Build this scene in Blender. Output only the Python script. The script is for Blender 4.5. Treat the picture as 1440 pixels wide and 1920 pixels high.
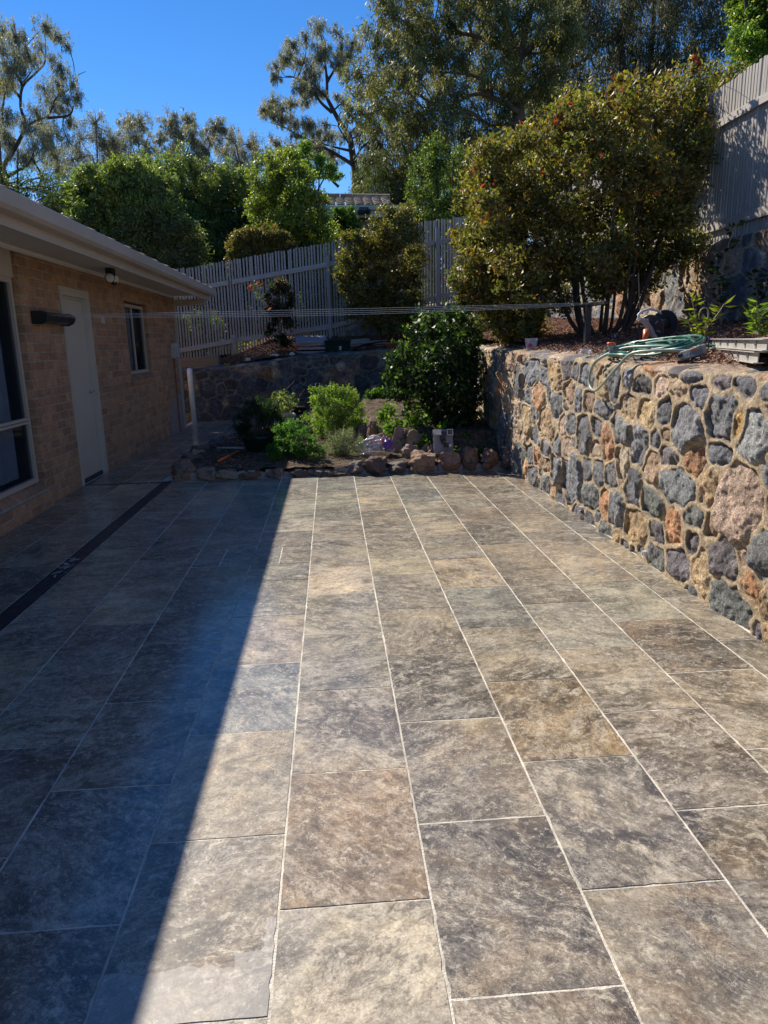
import bpy, math, random
import numpy as np
from mathutils import Vector, Matrix, Euler

for _o in list(bpy.data.objects): bpy.data.objects.remove(_o)
SC = bpy.context.scene
R = math.radians
random.seed(7)
rng = np.random.default_rng(11)

# ---------------------------------------------------------------- camera
F_PX, PITCH, YAW, ROLL, CAMZ = 1331.38, 0.232493, 0.0687019, -0.0240455, 1.46026
def _axes():
    cp, sp, cy, sy = math.cos(PITCH), math.sin(PITCH), math.cos(YAW), math.sin(YAW)
    f = Vector((sy*cp, cy*cp, -sp)); r = Vector((cy, -sy, 0)); u = r.cross(f)
    c, s = math.cos(ROLL), math.sin(ROLL)
    return r*c + u*s, u*c - r*s, f
C_R, C_U, C_F = _axes()
cam_d = bpy.data.cameras.new("camera"); cam = bpy.data.objects.new("camera", cam_d)
SC.collection.objects.link(cam); SC.camera = cam
cam_d.sensor_fit = 'VERTICAL'; cam_d.sensor_height = 36.0; cam_d.lens = F_PX/1920*36
cam_d.clip_start = 0.05; cam_d.clip_end = 3000
cam.matrix_world = Matrix(((C_R.x, C_U.x, -C_F.x, 0), (C_R.y, C_U.y, -C_F.y, 0), (C_R.z, C_U.z, -C_F.z, CAMZ), (0, 0, 0, 1)))
def at(px, py, Y):
    """the point of the place that the photograph shows at (px, py), at distance Y in front of the house corner axis"""
    d = C_F + C_R*((px-720)/F_PX) - C_U*((py-960)/F_PX)
    return np.array([d.x*Y/d.y, Y, CAMZ + d.z*Y/d.y])

# ---------------------------------------------------------------- sky and sun
SUN_TO = Vector((-0.627, 0.98, 1.0)).normalized()
ELEV = math.asin(SUN_TO.z); AZ = math.atan2(SUN_TO.x, SUN_TO.y)
W = bpy.data.worlds.new("World"); SC.world = W; W.use_nodes = True
nt = W.node_tree; nt.nodes.clear()
sky = nt.nodes.new('ShaderNodeTexSky'); sky.sky_type = 'NISHITA'; sky.sun_disc = False
sky.sun_elevation = ELEV; sky.sun_rotation = AZ % (2*math.pi)
sky.altitude = 1500; sky.air_density = 1.0; sky.dust_density = 0.0; sky.ozone_density = 3.0
hs = nt.nodes.new('ShaderNodeHueSaturation'); hs.inputs['Saturation'].default_value = 1.30; hs.inputs['Hue'].default_value = 0.506; hs.inputs['Value'].default_value = 1.0
bg = nt.nodes.new('ShaderNodeBackground'); bg.inputs['Strength'].default_value = 0.098
wo = nt.nodes.new('ShaderNodeOutputWorld')
nt.links.new(sky.outputs[0], hs.inputs['Color']); nt.links.new(hs.outputs[0], bg.inputs[0]); nt.links.new(bg.outputs[0], wo.inputs[0])
sun_d = bpy.data.lights.new("sun", 'SUN'); sun_d.energy = 4.8; sun_d.angle = R(0.53); sun_d.color = (1.0, 0.91, 0.78)
sun = bpy.data.objects.new("sun", sun_d); SC.collection.objects.link(sun)
sun.rotation_euler = SUN_TO.to_track_quat('Z', 'Y').to_euler()
SC.view_settings.view_transform = 'Standard'; SC.view_settings.look = 'None'
SC.view_settings.exposure = 0.64; SC.view_settings.gamma = 1.0; SC.view_settings.use_curve_mapping = False
SC.render.engine = 'CYCLES'
SC.cycles.max_bounces = 7; SC.cycles.diffuse_bounces = 3; SC.cycles.glossy_bounces = 3; SC.cycles.transmission_bounces = 4
SC.cycles.transparent_max_bounces = 8; SC.cycles.use_denoising = True
try: SC.cycles.denoiser = 'OPENIMAGEDENOISE'
except Exception: pass
SC.cycles.sample_clamp_indirect = 4.0

# ---------------------------------------------------------------- object helpers
def link(o, parent=None):
    SC.collection.objects.link(o)
    if parent is not None: o.parent = parent
    return o
def tag(o, label=None, cat=None, group=None, kind=None):
    if label: o['label'] = label
    if cat: o['category'] = cat
    if group: o['group'] = group
    if kind: o['kind'] = kind
    return o
def thing(name, label, cat, group=None, loc=(0, 0, 0)):
    o = bpy.data.objects.new(name, None); o.empty_display_size = .1; link(o); o.location = loc
    return tag(o, label, cat, group)

def attr(me, name, data, typ='FLOAT_COLOR', dom='POINT'):
    a = me.attributes.new(name, typ, dom)
    d = np.ascontiguousarray(data, dtype=np.float32)
    a.data.foreach_set('color' if typ == 'FLOAT_COLOR' else ('vector' if typ == 'FLOAT_VECTOR' else 'value'), d.ravel())

def mesh_np(name, V, Q, mat, parent=None, smooth=False, col=None):
    """numpy quads (or triangles) -> one mesh object"""
    V = np.asarray(V, np.float32); Q = np.asarray(Q, np.int32); k = Q.shape[1]
    me = bpy.data.meshes.new(name)
    me.vertices.add(len(V)); me.vertices.foreach_set('co', V.ravel())
    me.loops.add(Q.size); me.loops.foreach_set('vertex_index', Q.ravel())
    me.polygons.add(len(Q)); me.polygons.foreach_set('loop_start', np.arange(len(Q), dtype=np.int32)*k)
    me.polygons.foreach_set('loop_total', np.full(len(Q), k, np.int32))
    if smooth: me.polygons.foreach_set('use_smooth', np.ones(len(Q), bool))
    me.update(calc_edges=True)
    if col is not None: attr(me, 'Col', np.c_[col, np.ones(len(V))])
    me.materials.append(mat)
    return link(bpy.data.objects.new(name, me), parent)

class MB:
    def __init__(s): s.v = []; s.f = []; s.c = []; s.cur = (1, 1, 1)
    def add(s, vs, fs):
        n = len(s.v); s.v += [tuple(map(float, p)) for p in vs]; s.f += [tuple(i+n for i in f) for f in fs]; s.c += [s.cur]*len(vs); return s
    def box(s, c, d, rot=None, taper=1.0):
        hx, hy, hz = d[0]/2, d[1]/2, d[2]/2; P = []
        for z in (-1, 1):
            t = taper if z > 0 else 1
            for x, y in ((-1, -1), (1, -1), (1, 1), (-1, 1)): P.append(Vector((x*hx*t, y*hy*t, z*hz)))
        if rot is not None:
            m = Euler(rot).to_matrix(); P = [m @ p for p in P]
        return s.add([p+Vector(c) for p in P], [(3, 2, 1, 0), (4, 5, 6, 7), (0, 1, 5, 4), (1, 2, 6, 5), (2, 3, 7, 6), (3, 0, 4, 7)])
    def bx(s, x0, x1, y0, y1, z0, z1): return s.box(((x0+x1)/2, (y0+y1)/2, (z0+z1)/2), (x1-x0, y1-y0, z1-z0))
    def tube(s, pts, rad, n=6, cap=True):
        pts = [Vector(p) for p in pts]
        if not hasattr(rad, '__len__'): rad = [rad]*len(pts)
        V = []; prev = None
        for i, p in enumerate(pts):
            t = (pts[min(i+1, len(pts)-1)] - pts[max(i-1, 0)])
            if t.length < 1e-9: t = Vector((0, 0, 1))
            t.normalize()
            if prev is None: a = t.cross(Vector((0.3, 0.2, 1)) if abs(t.z) < .9 else Vector((1, 0, 0))).normalized()
            else:
                a = prev - t*prev.dot(t)
                a = a.normalized() if a.length > 1e-6 else t.orthogonal().normalized()
            prev = a; b = t.cross(a)
            for k in range(n):
                an = 2*math.pi*k/n; V.append(p + (a*math.cos(an)+b*math.sin(an))*rad[i])
        Fs = []
        for i in range(len(pts)-1):
            for k in range(n):
                k2 = (k+1) % n; Fs.append((i*n+k, i*n+k2, (i+1)*n+k2, (i+1)*n+k))
        if cap: Fs += [tuple(range(n-1, -1, -1)), tuple(range((len(pts)-1)*n, len(pts)*n))]
        return s.add(V, Fs)
    def lathe(s, prof, c=(0, 0, 0), n=20, m=None):
        V = []; Fs = []
        for r, z in prof:
            for k in range(n):
                p = Vector((r*math.cos(2*math.pi*k/n), r*math.sin(2*math.pi*k/n), z))
                if m is not None: p = m @ p
                V.append(p+Vector(c))
        for i in range(len(prof)-1):
            for k in range(n): Fs.append((i*n+k, i*n+(k+1) % n, (i+1)*n+(k+1) % n, (i+1)*n+k))
        Fs.append(tuple(range(n-1, -1, -1))); Fs.append(tuple(range((len(prof)-1)*n, len(prof)*n)))
        return s.add(V, Fs)
    def build(s, name, mat, parent=None, smooth=False, bevel=0, loc=None):
        me = bpy.data.meshes.new(name); me.from_pydata(s.v, [], s.f); me.validate(); me.update()
        if smooth:
            me.polygons.foreach_set('use_smooth', [True]*len(me.polygons))
        if any(c != (1, 1, 1) for c in s.c) and len(me.vertices) == len(s.c): attr(me, 'Col', [(*c, 1) for c in s.c])
        me.materials.append(mat)
        o = link(bpy.data.objects.new(name, me), parent)
        if bevel:
            b = o.modifiers.new('b', 'BEVEL'); b.width = bevel; b.segments = 2; b.limit_method = 'ANGLE'
        if loc: o.location = loc
        return o

def grid_quads(nu, nv):
    a = np.arange(nu*nv).reshape(nu, nv)
    return np.stack([a[:-1, :-1].ravel(), a[1:, :-1].ravel(), a[1:, 1:].ravel(), a[:-1, 1:].ravel()], 1)

# value noise -----------------------------------------------------
def _h(ix, iy, seed):
    n = (ix.astype(np.int64)*374761393 + iy.astype(np.int64)*668265263 + seed*982451653) & 0x7fffffff
    n = ((n ^ (n >> 13))*1274126177) & 0x7fffffff
    return ((n ^ (n >> 16)) & 0xffffff)/16777215.0
def vnoise(x, y, seed=0):
    x = np.asarray(x, float); y = np.asarray(y, float)
    ix, iy = np.floor(x), np.floor(y); fx, fy = x-ix, y-iy
    fx = fx*fx*(3-2*fx); fy = fy*fy*(3-2*fy); ix = ix.astype(int); iy = iy.astype(int)
    a, b, c, d = _h(ix, iy, seed), _h(ix+1, iy, seed), _h(ix, iy+1, seed), _h(ix+1, iy+1, seed)
    return (a*(1-fx)+b*fx)*(1-fy) + (c*(1-fx)+d*fx)*fy - .5
def fbm(x, y, seed=0, o=4):
    t = 0; a = 1.0
    for k in range(o): t = t + a*vnoise(x*2**k+k*17.3, y*2**k-k*9.1, seed+k); a *= .5
    return t

# ---------------------------------------------------------------- material helpers
class NT:
    def __init__(s, name):
        s.m = bpy.data.materials.new(name); s.m.use_nodes = True; s.t = s.m.node_tree; s.n = s.t.nodes; s.n.clear()
        s.out = s.n.new('ShaderNodeOutputMaterial'); s.b = s.n.new('ShaderNodeBsdfPrincipled')
        s.t.links.new(s.b.outputs[0], s.out.inputs[0])
    def set(s, node, key, v):
        i = node.inputs[key]
        if hasattr(v, 'is_output') or isinstance(v, bpy.types.NodeSocket): s.t.links.new(v, i)
        else:
            if i.type == 'RGBA' and len(v) == 3: v = (*v, 1)
            i.default_value = v
    def P(s, **k):
        for a, v in k.items(): s.set(s.b, {'col': 'Base Color', 'rough': 'Roughness', 'metal': 'Metallic', 'spec': 'Specular IOR Level', 'nrm': 'Normal', 'coat': 'Coat Weight', 'coatr': 'Coat Roughness', 'alpha': 'Alpha', 'trans': 'Transmission Weight', 'emit': 'Emission Color', 'estr': 'Emission Strength'}[a], v)
        return s
    def coord(s, kind='Object'): return s.n.new('ShaderNodeTexCoord').outputs[kind]
    def attr(s, name, vec=False):
        a = s.n.new('ShaderNodeAttribute'); a.attribute_name = name; return a.outputs['Vector' if vec else 'Color']
    def mapping(s, v, scale=(1, 1, 1), rot=(0, 0, 0), loc=(0, 0, 0)):
        m = s.n.new('ShaderNodeMapping'); s.set(m, 'Vector', v); m.inputs['Scale'].default_value = scale; m.inputs['Rotation'].default_value = rot; m.inputs['Location'].default_value = loc; return m.outputs[0]
    def noise(s, v, scale, detail=4, rough=.55, dist=0, out=0):
        x = s.n.new('ShaderNodeTexNoise'); s.set(x, 'Vector', v); x.inputs['Scale'].default_value = scale; x.inputs['Detail'].default_value = detail; x.inputs['Roughness'].default_value = rough; x.inputs['Distortion'].default_value = dist; return x.outputs[out]
    def vor(s, v, scale, out='Distance', feat='F1'):
        x = s.n.new('ShaderNodeTexVoronoi'); x.feature = feat; s.set(x, 'Vector', v); x.inputs['Scale'].default_value = scale; return x.outputs[out]
    def ramp(s, f, stops, interp='LINEAR'):
        r = s.n.new('ShaderNodeValToRGB'); s.set(r, 'Fac', f); e = r.color_ramp; e.interpolation = interp
        while len(e.elements) < len(stops): e.elements.new(.5)
        for el, (p, c) in zip(e.elements, stops):
            el.position = p; el.color = (*c, 1) if hasattr(c, '__len__') else (c, c, c, 1)
        return r.outputs[0]
    def mix(s, f, a, b, mode='MIX'):
        m = s.n.new('ShaderNodeMix'); m.data_type = 'RGBA'; m.blend_type = mode; m.clamp_factor = True
        s.set(m, 0, f); s.set(m, 6, a); s.set(m, 7, b); return m.outputs[2]
    def math(s, op, a, b=0.0, c=None):
        m = s.n.new('ShaderNodeMath'); m.operation = op; s.set(m, 0, a); s.set(m, 1, b)
        if c is not None: s.set(m, 2, c)
        return m.outputs[0]
    def vmath(s, op, a, b):
        m = s.n.new('ShaderNodeVectorMath'); m.operation = op; s.set(m, 0, a); s.set(m, 1, b); return m.outputs[0]
    def sep(s, v):
        m = s.n.new('ShaderNodeSeparateXYZ'); s.set(m, 0, v); return m.outputs
    def comb(s, x, y, z=0.0):
        m = s.n.new('ShaderNodeCombineXYZ'); s.set(m, 0, x); s.set(m, 1, y); s.set(m, 2, z); return m.outputs[0]
    def bump(s, h, strength=.3, dist=.01, nrm=None):
        b = s.n.new('ShaderNodeBump'); s.set(b, 'Height', h); b.inputs['Strength'].default_value = strength; b.inputs['Distance'].default_value = dist
        if nrm is not None: s.set(b, 'Normal', nrm)
        return b.outputs[0]

def simple(name, col, rough=.6, metal=0, var=.12, scale=6, bump=0.0, bscale=60, spec=.5):
    """a plain coloured surface with uneven tone, grime and a little relief"""
    k = NT(name); v = k.coord(); n = k.noise(v, scale, 5, .6)
    d = tuple(c*(1-var) for c in col); l = tuple(min(1, c*(1+var)) for c in col)
    k.P(col=k.ramp(n, [(.3, d), (.7, l)]), rough=k.ramp(k.noise(v, scale*3, 3), [(.3, max(0, rough-.08)), (.7, min(1, rough+.08))]), metal=metal, spec=spec)
    if bump: k.P(nrm=k.bump(k.noise(v, bscale, 3), bump, .01))
    return k.m

def leaf_mat(name, rough=.45, spec=.5, trans=.45, tint=(1.0, 1.15, .45)):
    k = NT(name); c = k.attr('Col')
    k.P(col=c, rough=rough, spec=spec)
    tr = k.n.new('ShaderNodeBsdfTranslucent'); k.set(tr, 'Color', k.mix(1.0, c, tint, 'MULTIPLY'))
    ms = k.n.new('ShaderNodeMixShader'); ms.inputs[0].default_value = trans
    k.t.links.new(k.b.outputs[0], ms.inputs[1]); k.t.links.new(tr.outputs[0], ms.inputs[2]); k.t.links.new(ms.outputs[0], k.out.inputs[0])
    return k.m

# ---- travertine
def mat_travertine():
    k = NT('travertine'); tc = k.attr('tc', True); base = k.attr('tcol'); rnd = k.sep(k.attr('trnd', True))
    warp = k.vmath('MULTIPLY', k.vmath('SUBTRACT', k.noise(tc, 3.0, 4, .6, out=1), (.5, .5, .5)), (.16, .16, .0))
    wc = k.vmath('ADD', tc, warp)
    a = k.mapping(wc, (1.2, 3.4, 1)); n1 = k.noise(a, 2.1, 10, .72, .5)
    n2 = k.noise(k.mapping(wc, (1, 1.35, 1)), 7.5, 12, .74, 1.0)
    n3 = k.noise(k.mapping(tc, (1.3, 1.9, 1), loc=(5, 3, 1)), 2.2, 4, .6, 1.0)
    con = k.math('MULTIPLY_ADD', rnd[0], .7, .38)
    cloud = k.noise(k.vmath('ADD', tc, warp), 2.6, 6, .62, .9)
    base = k.mix(1.0, base, k.ramp(cloud, [(.36, (.56, .54, .51)), (.50, (1.06, 1.03, .95)), (.64, (1.80, 1.68, 1.40))]), 'MULTIPLY')
    dark = k.mix(1.0, base, (.33, .32, .31), 'MULTIPLY'); light = k.mix(.50, base, (.60, .54, .44))
    c = k.mix(k.math('MULTIPLY', k.ramp(n1, [(.36, 1), (.50, 0)]), con), base, dark)
    c = k.mix(k.math('MULTIPLY', k.ramp(n1, [(.52, 0), (.64, .9)]), con), c, light)
    c = k.mix(k.math('MULTIPLY', k.ramp(n2, [(.36, .95), (.42, .5), (.50, 0)]), con), c, dark)
    c = k.mix(k.math('MULTIPLY', k.ramp(n2, [(.53, 0), (.56, .55), (.66, .95)]), con), c, light)
    gold = k.ramp(n3, [(.48, 0), (.66, 1)])
    c = k.mix(k.math('MULTIPLY', gold, k.math('MULTIPLY', rnd[1], .6)), c, (.35, .235, .12))
    grey = k.ramp(k.noise(tc, 1.9, 5, .6, 1.5), [(.50, 0), (.62, 1)])
    c = k.mix(k.math('MULTIPLY', grey, .30), c, (.14, .135, .125))
    sw = k.noise(k.mapping(wc, (1, 1.8, 1), loc=(9, 2, 4)), 3.0, 10, .68, 1.0)
    vein = k.ramp(k.math('PINGPONG', k.math('MULTIPLY', sw, 20.0), .5), [(.0, 1), (.16, 0)])
    vmask = k.ramp(k.noise(tc, 4.5, 4, .6), [(.42, 0), (.54, 1)])
    c = k.mix(k.math('MULTIPLY', k.math('MULTIPLY', vein, vmask), .5), c, (.62, .56, .46))
    vein2 = k.ramp(k.math('PINGPONG', k.math('MULTIPLY', k.noise(wc, 5.5, 7, .68, 1.2), 12.0), .5), [(.0, 1), (.12, 0)])
    c = k.mix(k.math('MULTIPLY', k.math('MULTIPLY', vein2, k.ramp(k.noise(tc, 3.6, 3), [(.43, 0), (.56, 1)])), .85), c, (.05, .045, .042))
    f2 = k.noise(k.mapping(wc, (1, 1.8, 1)), 17, 9, .78, .5); f1 = k.noise(tc, 44, 6, .78)
    fm = k.ramp(k.noise(tc, 3.4, 4, .6), [(.38, .25), (.60, 1)])
    c = k.mix(k.math('MULTIPLY', k.ramp(f2, [(.34, .9), (.43, .55), (.47, 0)]), fm), c, k.mix(1.0, base, (.26, .25, .25), 'MULTIPLY'))
    c = k.mix(k.math('MULTIPLY', k.ramp(f2, [(.54, 0), (.58, .55), (.66, .9)]), fm), c, (.54, .48, .36))
    c = k.mix(k.math('MULTIPLY', k.ramp(f1, [(.34, .85), (.42, .5), (.455, 0)]), .8), c, k.mix(1.0, base, (.34, .33, .33), 'MULTIPLY'))
    c = k.mix(k.math('MULTIPLY', k.ramp(f1, [(.57, 0), (.60, .5), (.68, .85)]), .75), c, (.62, .56, .46))
    g = k.noise(tc, 130, 4, .7); c = k.mix(1.0, c, k.ramp(g, [(.34, .78), (.5, 1.0), (.66, 1.28)]), 'MULTIPLY')
    spm = k.math('MULTIPLY', k.ramp(k.noise(tc, 46, 5, .8), [(.60, 0), (.68, 1)]), k.ramp(k.noise(tc, 6, 3), [(.46, 0), (.60, 1)]))
    c = k.mix(k.math('MULTIPLY', spm, .55), c, (.74, .70, .62))
    pit = k.math('MULTIPLY', k.ramp(k.vor(k.mapping(tc, (1, 1.7, 1)), 34), [(.08, 1), (.15, 0)]), k.ramp(k.noise(tc, 3.3, 3), [(.48, 0), (.58, 1)]))
    c = k.mix(k.math('MULTIPLY', pit, .8), c, (.045, .04, .037))
    h = k.math('ADD', k.math('MULTIPLY', n2, .5), k.math('MULTIPLY', g, .30))
    h = k.math('SUBTRACT', h, k.math('MULTIPLY', pit, .8))
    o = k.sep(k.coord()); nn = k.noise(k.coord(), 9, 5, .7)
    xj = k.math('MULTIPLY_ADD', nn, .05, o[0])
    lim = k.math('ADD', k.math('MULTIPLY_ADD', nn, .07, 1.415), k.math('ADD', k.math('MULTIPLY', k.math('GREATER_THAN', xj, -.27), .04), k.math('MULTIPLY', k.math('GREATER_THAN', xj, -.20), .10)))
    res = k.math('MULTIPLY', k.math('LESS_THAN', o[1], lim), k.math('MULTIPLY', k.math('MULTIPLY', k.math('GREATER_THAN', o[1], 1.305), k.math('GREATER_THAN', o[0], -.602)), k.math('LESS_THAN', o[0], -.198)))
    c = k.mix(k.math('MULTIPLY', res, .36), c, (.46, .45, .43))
    c = k.mix(.8, c, k.ramp(k.noise(k.coord(), 1.1, 6, .65, .6), [(.34, .80), (.52, 1.0), (.7, 1.06)]), 'MULTIPLY')
    k.P(col=c, rough=.5, spec=.35, nrm=k.bump(h, .22, .004), coat=.75, coatr=.13)
    k.set(k.b, 'Coat Normal', k.bump(h, .06, .004))
    return k.m

def mat_stonewall():
    k = NT('fieldstone_wall'); col = k.attr('Col'); ms = k.sep(k.attr('msk', True)); v = k.coord()
    stone = ms[0]
    n = k.noise(v, 26, 8, .7, .6); c = k.mix(.9, col, k.ramp(n, [(.30, .42), (.5, 1.0), (.70, 1.6)]), 'MULTIPLY')
    n2 = k.noise(v, 110, 5, .8); c = k.mix(k.math('MULTIPLY_ADD', stone, .5, .5), c, k.ramp(n2, [(.36, .35), (.5, 1.0), (.64, 1.9)]), 'MULTIPLY')
    sp = k.math('MULTIPLY', k.ramp(k.vor(v, 210), [(.12, 1), (.22, 0)]), stone)
    c = k.mix(k.math('MULTIPLY', sp, .38), c, (.55, .55, .55))
    h = k.math('ADD', k.math('MULTIPLY', n, 1.5), k.math('MULTIPLY', n2, .8))
    k.P(col=c, rough=k.math('MULTIPLY_ADD', stone, -.22, .92), spec=k.math('MULTIPLY_ADD', stone, .25, .15), nrm=k.bump(h, 1.0, .016))
    return k.m

def mat_brick():
    k = NT('tan_brick'); p = k.sep(k.coord()); u = k.math('ADD', p[0], p[1]); v = k.comb(u, p[2], 0.0)
    v = k.vmath('ADD', v, k.vmath('MULTIPLY', k.noise(v, 9, 2, out=1), (.008, .004, 0)))
    b = k.n.new('ShaderNodeTexBrick'); k.set(b, 'Vector', v)
    b.inputs['Scale'].default_value = 1; b.inputs['Brick Width'].default_value = .24; b.inputs['Row Height'].default_value = .086; b.inputs['Mortar Size'].default_value = .0085; b.inputs['Mortar Smooth'].default_value = .35
    b.inputs['Color1'].default_value = (.47, .275, .16, 1); b.inputs['Color2'].default_value = (.30, .175, .115, 1); b.inputs['Mortar'].default_value = (.42, .335, .245, 1); b.inputs['Bias'].default_value = -.1
    n = k.noise(v, 5, 6, .7); c = k.mix(.8, b.outputs[0], k.ramp(n, [(.28, .62), (.7, 1.25)]), 'MULTIPLY')
    st = k.ramp(k.noise(k.mapping(v, (1, 2.4, 1)), 17, 6, .7), [(.30, .75), (.5, 1.0), (.66, 1.2)]); c = k.mix(.8, c, st, 'MULTIPLY')
    c = k.mix(k.ramp(k.noise(v, 30, 2), [(.66, 0), (.70, .7)]), c, (.10, .07, .055))
    h = k.math('SUBTRACT', k.math('MULTIPLY', k.noise(v, 70, 4), .25), b.outputs[1])
    k.P(col=c, rough=.9, spec=.2, nrm=k.bump(h, .9, .007))
    return k.m

def mat_ground(name, c1, c2, c3, scale=14):
    k = NT(name); v = k.coord(); n = k.noise(v, scale, 8, .7); n2 = k.noise(v, scale*.15, 5, .6)
    c = k.ramp(n, [(.3, c1), (.52, c2), (.72, c3)]); c = k.mix(.7, c, k.ramp(n2, [(.3, .65), (.7, 1.25)]), 'MULTIPLY')
    k.P(col=c, rough=.95, spec=.1, nrm=k.bump(n, .9, .03)); return k.m

def mat_attr(name, rough=.8, spec=.3, var=True, bump=.5, bscale=60, bd=.01):
    k = NT(name); v = k.coord(); c = k.attr('Col')
    n = k.noise(v, bscale, 6, .7); c = k.mix(.9, c, k.ramp(n, [(.28, .6), (.5, 1), (.72, 1.4)]), 'MULTIPLY')
    k.P(col=c, rough=rough, spec=spec, nrm=k.bump(n, bump, bd)); return k.m

def mat_timber(name, col, axis=2, rough=.75):
    k = NT(name); sc = [14, 14, 14]; sc[axis] = 1.0; v = k.mapping(k.coord(), tuple(sc))
    n = k.noise(v, 3, 8, .7, .5); n0 = k.noise(k.coord(), 1.3, 3)
    c = k.ramp(n, [(.3, tuple(x*.72 for x in col)), (.7, tuple(x*1.15 for x in col))]); c = k.mix(.6, c, k.ramp(n0, [(.3, .8), (.7, 1.12)]), 'MULTIPLY')
    k.P(col=c, rough=rough, spec=.3, nrm=k.bump(n, .35, .004)); return k.m

M = {}
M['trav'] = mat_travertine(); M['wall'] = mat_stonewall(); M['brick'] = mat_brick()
M['grout'] = simple('pale_grout', (.58, .54, .46), .9, bump=.5, bscale=160, spec=.15, var=.38, scale=7)
M['cream'] = simple('cream_paint', (.50, .45, .38), .5, var=.06, scale=3)
M['gutter'] = simple('cream_steel', (.46, .40, .34), .42, var=.07, scale=2.2)
M['soffit'] = simple('soffit_sheet', (.60, .57, .52), .7, var=.05)
M['white'] = simple('white_trim', (.72, .70, .66), .5, var=.05)
M['door'] = simple('door_paint', (.52, .46, .38), .5, var=.05, scale=2)
M['matblack'] = simple('matt_black_wire', (.012, .012, .013), .8, spec=.1); M['black'] = simple('black_plastic', (.018, .018, .02), .38, var=.3)
M['charcoal'] = simple('charcoal_steel', (.03, .033, .042), .4, var=.25)
M['steel'] = simple('dull_steel', (.45, .45, .44), .35, metal=.9)
M['alu'] = simple('dusty_aluminium', (.50, .48, .44), .45, metal=.35, var=.15, scale=12, bump=.1)
M['pvc'] = simple('white_pvc', (.70, .71, .70), .35, var=.06)
M['orange'] = simple('orange_plastic', (.72, .13, .03), .4, var=.12)
M['conduit'] = simple('orange_conduit', (.40, .09, .035), .5, var=.2)
M['greyplastic'] = simple('light_grey_plastic', (.42, .42, .43), .45, var=.1)
M['warmgrey'] = simple('warm_grey_plastic', (.34, .31, .29), .5, var=.1)
M['hose'] = simple('green_hose', (.035, .14, .105), .32, var=.25, scale=8)
M['hosepale'] = simple('faded_hose', (.30, .34, .26), .4, var=.25, scale=8)
M['terracotta'] = simple('terracotta', (.42, .17, .09), .8, var=.2, bump=.2)
M['cement'] = simple('cement_render', (.30, .27, .25), .95, var=.2, scale=9, bump=.5, bscale=90)
M['slate'] = simple('grey_board', (.25, .255, .27), .6, var=.12)
M['cord'] = simple('clothes_cord', (.62, .62, .60), .5, var=.1)
M['mulch'] = mat_ground('bark_mulch', (.03, .014, .009), (.13, .062, .038), (.27, .15, .10), 34)
M['soil'] = mat_ground('garden_soil', (.035, .025, .018), (.11, .08, .055), (.24, .19, .135), 16)
M['chips'] = mat_attr('bark_chips', .75, .35, bump=.4, bscale=90)
M['rock'] = mat_attr('garden_rock', .85, .3, bump=.9, bscale=24, bd=.02)
M['fencedim'] = mat_timber('shade_darkened_paling', (.36, .335, .32)); M['raildim'] = mat_timber('shade_darkened_rail', (.38, .355, .34), 0); M['fence'] = mat_timber('painted_paling', (.40, .365, .335)); M['rail'] = mat_timber('painted_rail', (.47, .425, .385), 0)  # back fence copies are darker: shade put into the timber colour
M['railY'] = mat_timber('painted_rail_side', (.47, .425, .385), 1)
M['sleeper'] = mat_timber('timber_sleeper', (.20, .16, .13), 0); M['plank'] = mat_timber('grey_plank', (.36, .33, .30), 0)
M['bark'] = mat_timber('gum_bark', (.20, .15, .125), 2, .9); M['barkdark'] = mat_timber('dark_bark', (.09, .07, .058), 2, .9)
M['roof'] = mat_ground('roof_tile', (.22, .17, .14), (.30, .235, .19), (.38, .31, .26), 3)
M['render'] = simple('brown_render', (.20, .145, .11), .9, var=.15, scale=2)
M['grass'] = mat_ground('rough_grass', (.03, .035, .015), (.07, .08, .03), (.13, .12, .06), 3)
def mat_glass():
    k = NT('window_glass'); k.P(col=(.03, .035, .04), rough=.03, spec=.6)
    tr = k.n.new('ShaderNodeBsdfTransparent'); tr.inputs[0].default_value = (.75, .8, .85, 1)
    ms = k.n.new('ShaderNodeMixShader'); ms.inputs[0].default_value = .80
    k.t.links.new(k.b.outputs[0], ms.inputs[1]); k.t.links.new(tr.outputs[0], ms.inputs[2]); k.t.links.new(ms.outputs[0], k.out.inputs[0]); return k.m
M['glass'] = mat_glass()
def mat_film():
    k = NT('clear_plastic'); k.P(col=(.8, .8, .82), rough=.12, spec=.9, nrm=k.bump(k.noise(k.coord(), 45, 3, .6, 1), .8, .02))
    tr = k.n.new('ShaderNodeBsdfTransparent'); tr.inputs[0].default_value = (.9, .9, .92, 1)
    ms = k.n.new('ShaderNodeMixShader'); k.set(ms, 0, k.ramp(k.noise(k.coord(), 14, 3), [(.35, .35), (.65, .9)]))
    k.t.links.new(k.b.outputs[0], ms.inputs[1]); k.t.links.new(tr.outputs[0], ms.inputs[2]); k.t.links.new(ms.outputs[0], k.out.inputs[0]); return k.m
M['film'] = mat_film()
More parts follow.
